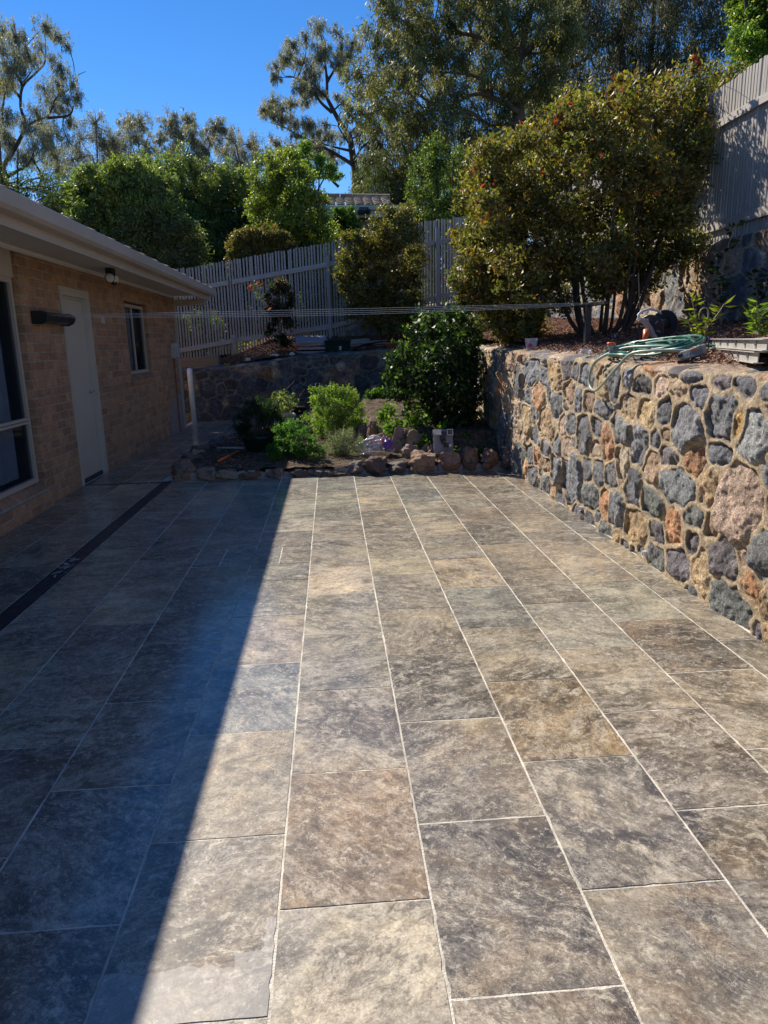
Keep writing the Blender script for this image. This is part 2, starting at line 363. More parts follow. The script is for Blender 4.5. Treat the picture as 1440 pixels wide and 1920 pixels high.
# ================================================================ SETTING
# ground: one sheet to the horizon, then the higher land behind the fences
g = MB(); s_ = 900
g.add([(-s_, -s_, -.09), (s_, -s_, -.09), (s_, s_, -.09), (-s_, s_, -.09)], [(0, 1, 2, 3)])
tag(g.build('ground', M['grass']), kind='structure')
def hill_z(X, Y):
    b = np.interp(X, [-60, -3.3, 0, 2.7, 4.5, 60], [.9, 1.2, 1.55, 1.95, 2.35, 2.6]); return b + np.clip(Y-17, 0, 400)*.012
xs = np.r_[np.linspace(-400, -14, 12), np.linspace(-12, 14, 40), np.linspace(16, 400, 12)]; ys = np.r_[np.linspace(16.62, 30, 24), np.linspace(34, 600, 14)]
X, Y = np.meshgrid(xs, ys, indexing='ij'); Z = hill_z(X, Y) + .06*fbm(X*.8, Y*.8, 5)
tag(mesh_np('hill_land', np.stack([X, Y, Z], -1).reshape(-1, 3), grid_quads(len(xs), len(ys)), M['grass'], smooth=True), kind='structure')
xs = np.r_[np.linspace(4.66, 9, 12), np.linspace(10, 60, 8)]; ys = np.linspace(-12, 16.62, 30)
X, Y = np.meshgrid(xs, ys, indexing='ij'); Z = 2.42 + .05*fbm(X, Y, 8)
tag(mesh_np('upper_land', np.stack([X, Y, Z], -1).reshape(-1, 3), grid_quads(len(xs), len(ys)), M['grass'], smooth=True), kind='structure')

# ---- travertine paving: every slab laid with its own veining on a bed of grout
PAL = {'g': (.225, .195, .155), 'd': (.135, .12, .102), 'b': (.18, .185, .182), 'y': (.29, .215, .135), 's': (.40, .33, .245), 'p': (.27, .235, .18), 'l': (.255, .24, .205), 'w': (.28, .245, .195)}
SPEC = {}
def paving():
    LX, LY = .409, .613; x0 = -.1956
    joint0 = {0: 1.613, 1: 1.308, 2: 1.601, 3: 1.900, 4: 2.819, 5: 3.127, -1: 1.917, -2: 2.220, -3: 2.512, -4: 1.93}
    cols = []
    for c in range(-4, 6):
        xa = x0 + c*LX; xb = xa + LX
        if c == -4: continue
        cols.append((c, xa, min(xb, 2.052), joint0[c]))
    cols.append((-4, x0-4*LX, x0-3*LX, 2.22))
    cols.append((-6, -2.385, -1.957, 6.156)); cols.append((-7, -2.80, -2.385, 5.56))
    named = {(0, 0): 'w', (0, -1): 'w', (0, 1): 'p', (0, 2): 'p', (0, 3): 'p', (0, 4): 's', (1, 0): 'd', (1, 1): 'g', (1, 2): 'd', (1, 3): 'g', (2, 0): 'g', (2, 1): 'y', (2, 2): 'g',
             (2, 3): 'b', (2, 4): 's', (2, 5): 'l', (3, -1): 'd', (3, 0): 'g', (3, 1): 'g', (3, 2): 'l', (3, 3): 'g', (4, -1): 'p', (4, -2): 'g', (-1, 0): 's', (-1, 1): 'b', (-1, -1): 'y', (-1, 2): 'p', (-1, -2): 'l',
             (0, -2): 'l', (1, -1): 'g', (2, -1): 'g', (2, -2): 'y'}
    named[(0, 0)] = 'y'; named[(0, -1)] = 'l'; named[(-1, -1)] = 'g'
    gold = {(0, 0), (2, 1), (2, -1)}
    strad = (-.82, -.411, 4.735, 5.145)
    V = []; Fc = []; TC = []; TCOL = []; TR = []
    keys = 'ggggdddpswwbl'
    def slab(xa, xb, ya, yb, key=None, gl=False, zoff=None):
        gx, gy = .0036, .0034
        xa += gx; xb -= gx; ya += gy; yb -= gy
        if yb-ya < .02: return
        pts = []
        def edge(p, q, n, nx, ny):
            for i in range(n):
                t = i/n; j = random.uniform(-.0009, .0006) + (random.random() < .05)*-.0035
                pts.append((p[0]+(q[0]-p[0])*t + nx*j, p[1]+(q[1]-p[1])*t + ny*j))
        n1, n2 = 16, 22
        edge((xa, ya), (xb, ya), n1, 0, -1); edge((xb, ya), (xb, yb), n2, 1, 0); edge((xb, yb), (xa, yb), n1, 0, 1); edge((xa, yb), (xa, ya), n2, -1, 0)
        b = len(V); z = random.uniform(-.0010, .0012); tx, ty = random.uniform(-.0012, .0012), random.uniform(-.0012, .0012)
        an = random.choice([0, math.pi]) + random.gauss(0, .5); ox, oy = random.uniform(0, 80), random.uniform(0, 80); oz = random.uniform(0, 50)
        cx, cy = (xa+xb)/2, (ya+yb)/2
        kk = key or random.choice(keys); c = np.array(PAL[kk])*random.uniform(.74, 1.18); c = c*np.array([random.uniform(.96, 1.04), 1, random.uniform(.95, 1.05)])
        rn = (random.uniform(.2, 1.0), 1.0 if gl else random.random()**2*.8, random.random())
        for lay in (0, 1):
            for px, py in pts:
                ins = 0 if lay else 0
                V.append((px, py, (z+tx*(px-cx)+ty*(py-cy)) if lay == 0 else -.02))
                dx, dy = px-cx, py-cy
                TC.append((ox+dx*math.cos(an)-dy*math.sin(an), oy+dx*math.sin(an)+dy*math.cos(an), oz)); TCOL.append((*c, 1)); TR.append(rn)
        n = len(pts); Fc.append(tuple(range(b, b+n)))
        for i in range(n): Fc.append((b+i, b+n+i, b+n+(i+1) % n, b+(i+1) % n))
    for c, xa, xb, j0 in cols:
        far = 14.98 if c <= -4 else 8.02
        k = int(math.floor((-2.5-j0)/LY))
        while True:
            ya, yb = j0+k*LY, j0+(k+1)*LY; kk = k; k += 1
            if ya > far: break
            if c <= -6 and ya < 7.99 < yb:
                slab(xa, xb, ya, 7.985); slab(xa, xb, 8.095, yb) if yb > 8.12 else None; continue
            if c in (-4, -5) and ya < 7.99 < yb: slab(xa, xb, ya, 7.985); slab(xa, xb, 8.095, yb) if yb > 8.12 else None; continue
            if c == -4 and ya > 8: pass
            yb2 = min(yb, far)
            if c <= -6 and abs(ya - 7.985) < .01: pass
            x_a, x_b = xa, xb
            if c in (-1, -2) and ya < strad[3] and yb2 > strad[2]:   # the cut slab that bridges two courses
                segs = [(ya, min(yb2, strad[2])), (max(ya, strad[2]), min(yb2, strad[3])), (max(ya, strad[3]), yb2)]
                for i, (p, q) in enumerate(segs):
                    if q-p < .05: continue
                    if i == 1: x_a, x_b = (xa, strad[0]) if c == -2 else (strad[1], xb)
                    else: x_a, x_b = xa, xb
                    slab(x_a, x_b, p, q, named.get((c, kk)))
                continue
            slab(x_a, x_b, ya, yb2, named.get((c, kk)), (c, kk) in gold)
    slab(*strad, 'b')
    slab(-1.957, -1.832, 8.095, 14.98, 'd')
    me = bpy.data.meshes.new('patio_paving'); me.from_pydata(V, [], Fc); me.update()
    attr(me, 'tcol', TCOL); attr(me, 'tc', TC, 'FLOAT_VECTOR'); attr(me, 'trnd', TR, 'FLOAT_VECTOR')
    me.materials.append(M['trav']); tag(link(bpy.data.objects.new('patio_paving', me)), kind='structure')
paving()
b = MB(); b.bx(-2.9, 2.2, -2.6, 15.05, -.06, -.0013)
tag(b.build('grout_bed', M['grout']), kind='structure')

# ---- channel drains
t = thing('channel_drain', 'long black strip drain set in the paving, parallel to the house', 'drain')
b = MB(); b.bx(-1.955, -1.832, -2.5, 7.985, -.03, -.0004); b.build('channel', M['charcoal'], t)
b = MB()
for i in range(4):
    x = -1.945+i*.033; b.bx(x, x+.008, -2.5, 7.98, -.0004, .0022)
b.build('grate_bar', M['charcoal'], t)
t2 = thing('channel_drain', 'short black strip drain crossing the path in front of the door', 'drain')
b = MB(); b.bx(-2.80, -1.84, 7.99, 8.09, -.03, -.0004); b.build('channel', M['charcoal'], t2)
b = MB()
for i in range(3): b.bx(-2.79, -1.85, 7.999+i*.032, 8.006+i*.032, -.001, .0014)
b.build('grate_bar', M['charcoal'], t2)
def scraps(name, label, cx, cy, n, sx, sy, seed):
    r = random.Random(seed); b = MB()
    for i in range(n):
        x, y = cx+r.gauss(0, sx), cy+r.gauss(0, sy); a = r.uniform(0, 6.3); L = r.uniform(.01, .028); w = r.uniform(.004, .012); z = .004+r.random()*.008
        P = [(x+math.cos(a)*L, y+math.sin(a)*L, z+r.random()*.006), (x-math.sin(a)*w, y+math.cos(a)*w, z), (x-math.cos(a)*L, y-math.sin(a)*L, z+r.random()*.006), (x+math.sin(a)*w, y-math.cos(a)*w, z+.003)]
        b.add(P, [(0, 1, 2, 3)])
    tag(b.build(name, M['greyplastic']), label, 'litter', kind='stuff')
scraps('litter', 'torn pale scraps lying on the strip drain beside the house', -1.90, 4.86, 55, .030, .11, 1)
scraps('litter', 'pale scraps caught on the cross drain by the rock edging', -2.10, 8.04, 45, .12, .016, 2)

# ================================================================ FIELDSTONE WALLS
SPAL = {'g': (.185, .19, .205), 'l': (.28, .28, .28), 'y': (.58, .35, .12), 'd': (.15, .132, .142), 't': (.50, .34, .18), 'p': (.54, .39, .28), 'b': (.36, .235, .15), 'o': (.50, .25, .12), 'n': (.175, .19, .18), 'w': (.58, .48, .34), 'm': (.42, .33, .21)}
MAN = [(3.98,0.94,0.185,0.11,'g'),(3.63,1.04,0.16,0.115,'g'),(3.32,0.98,0.13,0.12,'l'),(3.45,1.03,0.06,0.09,'y'),(3.85,1.13,0.105,0.07,'g'),(3.65,1.22,0.075,0.05,'d'),(4.13,1.16,0.105,0.045,'t'),(4.27,1.01,0.075,0.085,'g'),(4.36,1.16,0.1,0.07,'p'),(4.52,0.97,0.12,0.08,'t'),(4.83,0.99,0.12,0.085,'t'),(4.94,0.83,0.18,0.105,'g'),(4.61,0.75,0.125,0.12,'g'),(4.37,0.83,0.075,0.055,'g'),(4.18,0.75,0.115,0.07,'d'),(4.4,0.64,0.11,0.095,'b'),(3.85,0.78,0.11,0.105,'o'),(3.61,0.85,0.115,0.055,'g'),(4.05,0.59,0.2,0.11,'g'),(3.7,0.64,0.105,0.105,'t'),(3.38,0.62,0.17,0.175,'p'),(3.14,0.42,0.125,0.13,'n'),(4.87,0.58,0.12,0.115,'w'),(4.66,0.45,0.135,0.13,'g'),(4.38,0.42,0.155,0.095,'n'),(4.29,0.25,0.11,0.07,'d'),(4.06,0.33,0.09,0.11,'o'),(3.82,0.44,0.105,0.07,'n'),(3.81,0.28,0.075,0.075,'d'),(3.61,0.42,0.08,0.075,'b'),(3.49,0.3,0.135,0.105,'d'),(4.61,0.21,0.17,0.11,'t'),(4.95,0.24,0.15,0.135,'g'),(5.16,0.24,0.11,0.11,'o'),(5.46,0.22,0.16,0.12,'n'),(5.06,0.47,0.13,0.105,'g'),(5.3,0.45,0.095,0.105,'g'),(5.56,0.42,0.115,0.09,'g'),(5.16,0.69,0.115,0.12,'o'),(5.4,0.79,0.115,0.07,'g'),(5.68,0.69,0.17,0.135,'g'),(5.39,0.61,0.135,0.06,'b'),(5.94,0.28,0.25,0.215,'g'),(3.23,0.23,0.085,0.08,'o'),(3.39,0.06,0.17,0.12,'n'),(3.69,0.16,0.09,0.11,'t'),(3.97,0.12,0.145,0.09,'d'),(4.25,0.08,0.11,0.08,'n'),(5.27,0.93,0.175,0.075,'g'),(5.61,0.98,0.145,0.095,'b'),(6.07,1.02,0.16,0.085,'b'),(5.81,0.98,0.12,0.1,'g'),(5.67,1.16,0.16,0.1,'g'),(5.94,1.19,0.105,0.065,'g'),(6.44,1.12,0.16,0.125,'t'),(5.1,1.15,0.1,0.125,'g'),(4.86,1.2,0.08,0.07,'g'),(4.6,1.15,0.14,0.055,'d'),(3.97,1.24,0.125,0.04,'g'),(3.44,1.22,0.09,0.05,'g'),(3.2,1.2,0.08,0.06,'g'),(3.16,0.84,0.08,0.085,'g'),(3.1,0.65,0.08,0.08,'b'),(5.12,0.04,0.15,0.05,'n'),(4.75,0.03,0.08,0.03,'g'),(4.49,0.06,0.07,0.035,'g'),(6.08,0.52,0.15,0.105,'p'),(6.37,0.52,0.135,0.105,'g'),(6.71,0.43,0.15,0.08,'g'),(5.99,0.75,0.14,0.085,'g'),(6.21,0.7,0.1,0.105,'p'),(6.55,0.61,0.145,0.075,'b'),(6.77,0.7,0.185,0.145,'t'),(6.41,0.88,0.175,0.115,'g'),(6.98,0.92,0.195,0.135,'o'),(7.42,0.88,0.18,0.085,'g'),(6.84,1.12,0.155,0.105,'g'),(7.26,0.28,0.175,0.115,'g'),(7.02,0.31,0.13,0.095,'o'),(7.14,0.1,0.19,0.09,'g'),(6.7,0.27,0.18,0.08,'b'),(6.38,0.27,0.165,0.135,'g'),(7.11,0.53,0.12,0.085,'g')]

def stone_sites(u0, u1, hmax, manual, seed, warm=.35, rs=(.17, .145, .12, .10, .08, .062)):
    r = random.Random(seed); S = []
    for (u, z, a, b, k) in manual: S.append((u, z, a*.97, b*1.0, 0.0, k))
    for rad in rs:
        tries = int((u1-u0)*hmax/(rad*rad)*5)
        for _ in range(tries):
            asp = r.uniform(.72, 1.35); a, b = rad*asp, rad/asp; u = r.uniform(u0-.1, u1+.1); z = r.uniform(.0, hmax+.35); th = r.uniform(-.5, .5)
            ok = True
            for (su, sz, sa, sb, sth, sk) in S:
                dx, dz = abs(u-su), abs(z-sz)
                if dx > .6 or dz > .6: continue
                d = math.hypot(dx/(a+sa), dz/(b+sb))
                if d < .97: ok = False; break
            if ok:
                k = r.choices('gdnltpbowy', [34, 9, 7, 3, 9*warm*3, 5*warm*3, 9*warm*3, 5*warm*3, 2*warm*3, 1*warm*3])[0]
                S.append((u, z, a, b, th, k))
    return S

def stone_wall(name, label, org, du, nrm, us, H, thick, sites, seed, nz=150, zb=-.05, capn=26, parent=None, mcol=(.50, .395, .265), dk=1.0):
    """a rubble wall face as real relief: rounded stones sunk in proud mortar; the same pattern runs over the cap"""
    org = np.array(org, float); du = np.array(du, float); nrm = np.array(nrm, float)
    nu = len(us); Hm = max(H(u) for u in us); Hu = np.array([H(u) for u in us])
    S = np.array([(a[0], a[1], a[2], a[3], a[4]) for a in sites]); C = np.array([SPAL[a[5]] for a in sites])
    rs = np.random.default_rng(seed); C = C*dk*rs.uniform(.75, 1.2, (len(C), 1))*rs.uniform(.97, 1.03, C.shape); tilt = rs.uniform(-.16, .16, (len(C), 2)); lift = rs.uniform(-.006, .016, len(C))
    sg = np.r_[np.linspace(zb, Hm, nz), Hm+np.linspace(0, thick, capn+1)[1:]]
    U, Sg = np.meshgrid(us, sg, indexing='ij')
    wu = U + .030*fbm(U*5, Sg*5, seed, 3) + .016*fbm(U*17, Sg*17, seed+9, 2); wz = Sg + .030*fbm(U*5, Sg*5, seed+30, 3) + .016*fbm(U*17, Sg*17, seed+39, 2)
    hgt = np.zeros_like(U); col = np.zeros(U.shape+(3,)); msk = np.zeros_like(U)
    rough = fbm(U*9, Sg*9, seed+50, 5); fine = fbm(U*34, Sg*34, seed+60, 3); facet = np.abs(fbm(U*6, Sg*6, seed+70, 3))
    for i0 in range(0, nu, 24):
        sl = slice(i0, min(nu, i0+24)); um, uM = us[sl][0], us[sl][-1]
        near = np.where((S[:, 0] > min(um, uM)-.5) & (S[:, 0] < max(um, uM)+.5))[0]
        P = wu[sl][..., None]-S[near, 0]; Q = wz[sl][..., None]-S[near, 1]
        ct, st = np.cos(S[near, 4]), np.sin(S[near, 4])
        A = (P*ct+Q*st)/S[near, 2]; B = (-P*st+Q*ct)/S[near, 3]
        D = (np.abs(A)**2.5+np.abs(B)**2.5)**(1/2.5)
        o = np.argsort(D, axis=-1)[..., :2]; d1 = np.take_along_axis(D, o[..., :1], -1)[..., 0]; d2 = np.take_along_axis(D, o[..., 1:2], -1)[..., 0]
        k = near[o[..., 0]]; rr = np.sqrt(S[k, 2]*S[k, 3])
        e = np.minimum((1.22-d1)*rr, (d2-d1)*rr*.52 - .0115) + .004*fine[sl]
        pl_, ql = wu[sl]-S[k, 0], wz[sl]-S[k, 1]
        m = np.clip(e/.006, 0, 1); sm = np.clip(e/.055, 0, 1); dome = 1-(1-sm)**2.4
        hs = -.012 + dome*.018 + tilt[k, 0]*pl_ + tilt[k, 1]*ql + lift[k] + rough[sl]*.022 + fine[sl]*.010 - facet[sl]*.012
        em = np.clip(-e/.03, 0, 1); hm = .004 + .001*em + rough[sl]*.007 + fine[sl]*.003
        hgt[sl] = hm*(1-m)+hs*m; msk[sl] = m
        var = 1+.32*rough[sl][..., None]
        mort = np.array(mcol)*(1+.35*rough[sl]+.15*fine[sl])[..., None]
        warmpatch = np.clip(fbm(U[sl]*7+3, Sg[sl]*7, seed+80, 4)*1.6, 0, 1)[..., None]
        pat = fbm(U[sl]*13+7, Sg[sl]*13, seed+90, 4)[..., None]; sc = C[k]*var*(1+.45*pat) + np.clip(pat-.15, 0, 1)*np.array([.16, .13, .09])*.6; isw = (C[k][..., 0] > C[k][..., 2]*1.35)[..., None]
        sc = np.where(isw, sc*(1-warmpatch)+warmpatch*np.array([.50, .40, .29]), sc)
        col[sl] = mort*(1-m[..., None]) + sc*m[..., None]
    z = np.minimum(Sg, Hu[:, None] + 0*Sg); d = np.maximum(Sg-np.maximum(Hu[:, None], -9), 0)
    # face -> cap with an eased arris
    rc = .035; t = np.clip((Sg-(Hu[:, None]-rc))/(2*rc), 0, 1); an = t*math.pi/2
    inarc = (t > 0) & (t < 1)
    z = np.where(inarc, Hu[:, None]-rc+rc*np.sin(an), z); d = np.where(inarc, rc*(1-np.cos(an)), d)
    d = np.where(t >= 1, Sg-Hu[:, None], d)
    nn = np.cos(an)[..., None]*nrm + np.sin(an)[..., None]*np.array([0, 0, 1.])
    capflat = np.clip(1-t*2, .3, 1)
    z = z + .13*np.clip(d, 0, None)
    Pn = org + U[..., None]*du + z[..., None]*np.array([0, 0, 1.]) - d[..., None]*nrm + (hgt*capflat)[..., None]*nn
    ob = mesh_np(name, Pn.reshape(-1, 3), grid_quads(nu, len(sg)), M['wall'], parent, smooth=True, col=col.reshape(-1, 3))
    attr(ob.data, 'msk', np.stack([msk.ravel(), msk.ravel()*0, msk.ravel()*0], 1), 'FLOAT_VECTOR')
    if label: tag(ob, label, 'retaining wall')
    return ob

def tagp(ob, flip=False):
    if flip: ob.data.flip_normals()
    return ob
# right-hand wall, u runs along +Y
us = np.concatenate([np.arange(-1.0, 2.6, .03), np.arange(2.6, 5, .0062), np.arange(5, 8.3, .010), np.arange(8.3, 15.1, .022)])
rw = thing('retaining_wall', 'sunlit fieldstone retaining wall of grey and tan stones right of the patio', 'retaining wall')
Hr = lambda y: float(np.interp(y, [0, 3.3, 4.4, 5.6, 8.1, 9.7, 15], [1.27, 1.275, 1.278, 1.297, 1.345, 1.362, 1.365]))
RW_SITES = stone_sites(-1.0, 15.1, 1.36, MAN, 3, .75)
stone_wall('stone_face', None, (2.05, 0, 0), (0, 1, 0), (-1, 0, 0), us, Hr, .42, RW_SITES, 21, nz=210, capn=34, parent=rw)
for y, z in ((7.42, .085), (5.63, .085), (4.40, .06)):
    b = MB(); m = Matrix.Rotation(-math.pi/2, 3, 'Y')
    b.lathe([(.021, -.05), (.021, .028), (.018, .028), (.018, -.04)], (2.05, y, z), 16, m); b.build('weep_pipe', M['pvc'], rw, smooth=False)
# back lower wall
us = np.concatenate([np.arange(-3.3, 2.3, .011)])
Hb = lambda x: float(np.interp(x, [-3.3, -2.2, -.65, 1.3, 2.3], [1.05, 1.06, 1.24, 1.335, 1.36]))
BACKMAN = [(-2.62, .92, .12, .09, 'd'), (-2.05, .72, .17, .085, 'd'), (-1.45, .72, .14, .13, 'd'), (-1.0, .74, .13, .09, 'g'), (-.62, .94, .15, .07, 'g'), (-1.72, .98, .14, .09, 'b'), (-2.0, .40, .15, .11, 'd'), (-1.5, .36, .14, .11, 'd'), (-1.1, .44, .12, .09, 'b'),
           (.02, .86, .16, .15, 'b'), (.35, .62, .17, .17, 't'), (.0, .52, .15, .13, 'd'), (.80, 1.08, .19, .16, 'd'), (.62, .62, .17, .18, 'n'), (.45, .98, .15, .10, 'b'), (-.25, 1.10, .14, .07, 'g'), (.1, 1.16, .12, .07, 'd')]
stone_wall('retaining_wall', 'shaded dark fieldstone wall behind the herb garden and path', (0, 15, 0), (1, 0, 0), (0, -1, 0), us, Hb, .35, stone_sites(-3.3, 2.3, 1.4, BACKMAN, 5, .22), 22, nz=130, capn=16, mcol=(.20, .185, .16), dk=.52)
# upper side wall (below the side fence) and upper back wall
us = np.concatenate([np.arange(-1, 4.5, .06), np.arange(4.5, 11, .015), np.arange(11, 16.6, .024)])
zt = 1.15
Hs = lambda y: 2.50-zt
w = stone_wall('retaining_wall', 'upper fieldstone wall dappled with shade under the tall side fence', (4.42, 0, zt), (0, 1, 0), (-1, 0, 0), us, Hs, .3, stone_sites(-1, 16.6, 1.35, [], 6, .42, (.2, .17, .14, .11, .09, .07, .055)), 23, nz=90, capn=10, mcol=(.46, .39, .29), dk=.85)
us = np.arange(.2, 4.5, .016)
Hu2 = lambda x: float(np.interp(x, [.2, .9, 2.2, 4.5], [.52, .80, 1.10, 1.35]))
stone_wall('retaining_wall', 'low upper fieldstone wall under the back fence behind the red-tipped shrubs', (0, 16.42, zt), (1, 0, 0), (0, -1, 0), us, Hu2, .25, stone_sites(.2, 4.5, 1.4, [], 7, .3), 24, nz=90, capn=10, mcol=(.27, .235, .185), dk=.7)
for o in bpy.data.objects:
    if o.type == 'MESH' and o.data.attributes.get('msk'): pass

# ================================================================ PLANTED TERRACES AND BEDS
def terr_z(X, Y): return 1.325 + .115*np.clip(X-2.5, 0, 3) + .040*np.clip(Y-6, 0, 20) - .01*np.clip(6-Y, 0, 5)
def terrace(name, xs, ys, zf, mat, amp=.02, seed=1, sc=6):
    X, Y = np.meshgrid(xs, ys, indexing='ij'); Z = zf(X, Y) + amp*fbm(X*sc, Y*sc, seed, 4)*2 + amp*.8*fbm(X*1.3, Y*1.3, seed+3, 2)*2
    return tag(mesh_np(name, np.stack([X, Y, Z], -1).reshape(-1, 3), grid_quads(len(xs), len(ys)), mat, smooth=True), kind='structure')
terrace('mulch_ground', np.arange(2.28, 4.45, .03), np.arange(-1, 16.45, .03), terr_z, M['mulch'], .022, 41)
def back_z(X, Y): return np.interp(X, [-4, -2.6, -1.3, 0, 2.4], [1.02, 1.04, 1.24, 1.30, 1.42]) + np.clip(Y-15.3, 0, 1.4)*np.interp(X, [-4, -2.4, -1.4, 2.4], [.1, .12, .30, .26])
terrace('mulch_bank', np.arange(-4.2, 2.31, .03), np.arange(15.18, 16.9, .03), back_z, M['mulch'], .026, 43)
def soil_low(X, Y): return .11 + .025*np.clip(Y-8.3, 0, 4) + 0*X
def hi_in(X, Y): return Y > 8.35 + .0*X + np.where(X < .62, (0.62-X)*6, np.where(X < 1.35, (1.35-X)*.9, 0))
def bed_z(X, Y):
    s = np.clip((X-.40)/.16, 0, 1)*np.clip((Y-(8.55+np.clip(1.35-X, 0, .75)*1.15))/.22, 0, 1)
    s2 = np.clip((X+.55)/.3, 0, 1)*np.clip((Y-10.9)/.3, 0, 1)
    return .11 + .02*np.clip(Y-8.3, 0, 4) + np.maximum(s*.25, s2*.15) + s*.012*np.clip(Y-9, 0, 6)
X, Y = np.meshgrid(np.arange(-1.85, 2.04, .025), np.arange(8.08, 15.0, .025), indexing='ij')
lx = np.interp(Y, [8, 8.8, 9.7, 10.8, 11.6, 12.2, 15], [-1.75, -1.78, -1.72, -1.52, -1.25, -.95, -.75])
Z = bed_z(X, Y) + .035*fbm(X*7, Y*7, 44, 4) + .03*fbm(X*1.5, Y*1.5, 45, 2)
Z = np.where(X < lx, -.05, Z)
tag(mesh_np('garden_soil', np.stack([X, Y, Z], -1).reshape(-1, 3), grid_quads(*X.shape), M['soil'], smooth=True), kind='structure')

def chips(name, label, n, xf, yf, zf, col, size=(.012, .034), seed=0, kind='stuff', kw=None):
    r = np.random.default_rng(seed); X, Y = xf(r, n), yf(r, n); Z = zf(X, Y)
    C = np.stack([X, Y, Z+r.uniform(.002, .03, n)], 1)
    a = r.uniform(0, 2*np.pi, n); D = np.stack([np.cos(a), np.sin(a), r.normal(0, .35, n)], 1); D /= np.linalg.norm(D, axis=1)[:, None]
    base = np.array(col)[r.integers(0, len(col), n)]*r.uniform(.6, 1.35, (n, 1))
    o = leaves(name, C, D, r.uniform(*size, n), r.uniform(size[0]*.35, size[0]*1.1, n), base, M['chips'], None, fold=.25, seed=seed)
    tag(o, label, 'mulch', kind=kind); return o
def leaves(name, C, D, L, Wd, col, mat, parent, fold=.2, seed=0, N=None):
    n = len(C); r = np.random.default_rng(seed+99); D = D/np.linalg.norm(D, axis=1)[:, None]
    A = r.normal(size=(n, 3)) if N is None else N + .5*r.normal(size=(n, 3))
    A -= (A*D).sum(1)[:, None]*D; A /= np.linalg.norm(A, axis=1)[:, None]; B = np.cross(D, A)
    L = np.asarray(L)[:, None]; Wd = np.asarray(Wd)[:, None]
    V = np.empty((n, 4, 3)); V[:, 0] = C-D*L/2; V[:, 2] = C+D*L/2 - A*L*.12
    V[:, 1] = C-D*L*.06+B*Wd/2+A*Wd*fold; V[:, 3] = C-D*L*.06-B*Wd/2+A*Wd*fold
    return mesh_np(name, V.reshape(-1, 3), np.arange(n*4).reshape(-1, 4), mat, parent, col=np.repeat(col, 4, 0))
BARK = [(.26, .12, .075), (.38, .20, .13), (.16, .07, .045), (.48, .32, .23), (.07, .035, .025)]
chips('bark_mulch', 'reddish brown bark mulch covering the raised terrace behind the stone wall', 60000, lambda r, n: 2.32+2.1*r.random(n), lambda r, n: 3+13.2*r.random(n)**1.5, lambda X, Y: terr_z(X, Y)-.008, BARK, seed=1)
chips('bark_mulch', 'dark bark mulch and litter on the bank below the back fence', 12000, lambda r, n: -3.2+5.4*r.random(n), lambda r, n: 15.25+1.2*r.random(n), lambda X, Y: back_z(X, Y), BARK, seed=2)
chips('bark_mulch', 'dark bark mulch in the shaded left end of the herb bed', 5000, lambda r, n: -1.6+1.5*r.random(n), lambda r, n: 8.2+2.6*r.random(n), lambda X, Y: bed_z(X, Y), BARK, seed=3)
chips('leaf_litter', 'dry crumbs and clods on the sunlit garden soil', 9000, lambda r, n: -.2+2.2*r.random(n), lambda r, n: 8.2+6*r.random(n), lambda X, Y: bed_z(X, Y), [(.30, .24, .17), (.2, .15, .1), (.12, .085, .06)], (.008, .022), 4)

def cap_z(X, Y): return np.interp(Y, [0, 3.3, 4.4, 5.6, 8.1, 9.7, 15], [1.27, 1.275, 1.278, 1.297, 1.345, 1.362, 1.365])+.13*(X-2.05)+.006
chips('bark_mulch', 'stray bark chips spilling from the mulch onto the stone wall cap', 9000, lambda r, n: 2.47-.30*r.random(n)**1.8, lambda r, n: 3.2+7*r.random(n)**1.2, cap_z, BARK, seed=5)
# ================================================================ HOUSE
house = thing('brick_house', 'single storey tan brick house with wide cream eaves along the left side', 'house', loc=(0, 0, 0))
WX = -2.80; EY = 13.62
b = MB()
ZT = 2.40
for y0, y1, z0, z1 in ((7.0, 7.98, -.05, ZT), (7.98, 8.84, 2.09, ZT), (8.84, 10.41, -.05, ZT), (10.41, 11.62, -.05, 1.02), (10.41, 11.62, 2.12, ZT), (11.62, EY, -.05, ZT)):
    b.bx(WX-.11, WX, y0, y1, z0, z1)
b.bx(WX-.11, WX, -4, 3.6, -.05, ZT)
b.bx(WX-6, WX-.11, EY-.11, EY, -.05, ZT)       # end wall
b.build('wall', M['brick'], house)
# brick sills
b = MB()
def prism(b, prof, y0, y1):
    n = len(prof); P = [(x, y0, z) for x, z in prof]+[(x, y1, z) for x, z in prof]
    b.add(P, [tuple(range(n)), tuple(range(2*n-1, n-1, -1))]+[(i, i+n, (i+1) % n+n, (i+1) % n) for i in range(n)])
prism(b, [(WX-.13, -.05), (WX-.13, .24), (WX-.09, .245), (WX+.055, .155), (WX+.055, -.05)], 3.6, 7.0); b.build('window_sill', M['brick'], house)
b = MB(); prism(b, [(WX-.10, 1.023), (WX-.10, 1.12), (WX-.07, 1.12), (WX+.04, 1.045), (WX+.025, .985), (WX+.003, .985), (WX+.003, 1.023)], 10.36, 11.67); b.build('window_sill', M['brick'], house)
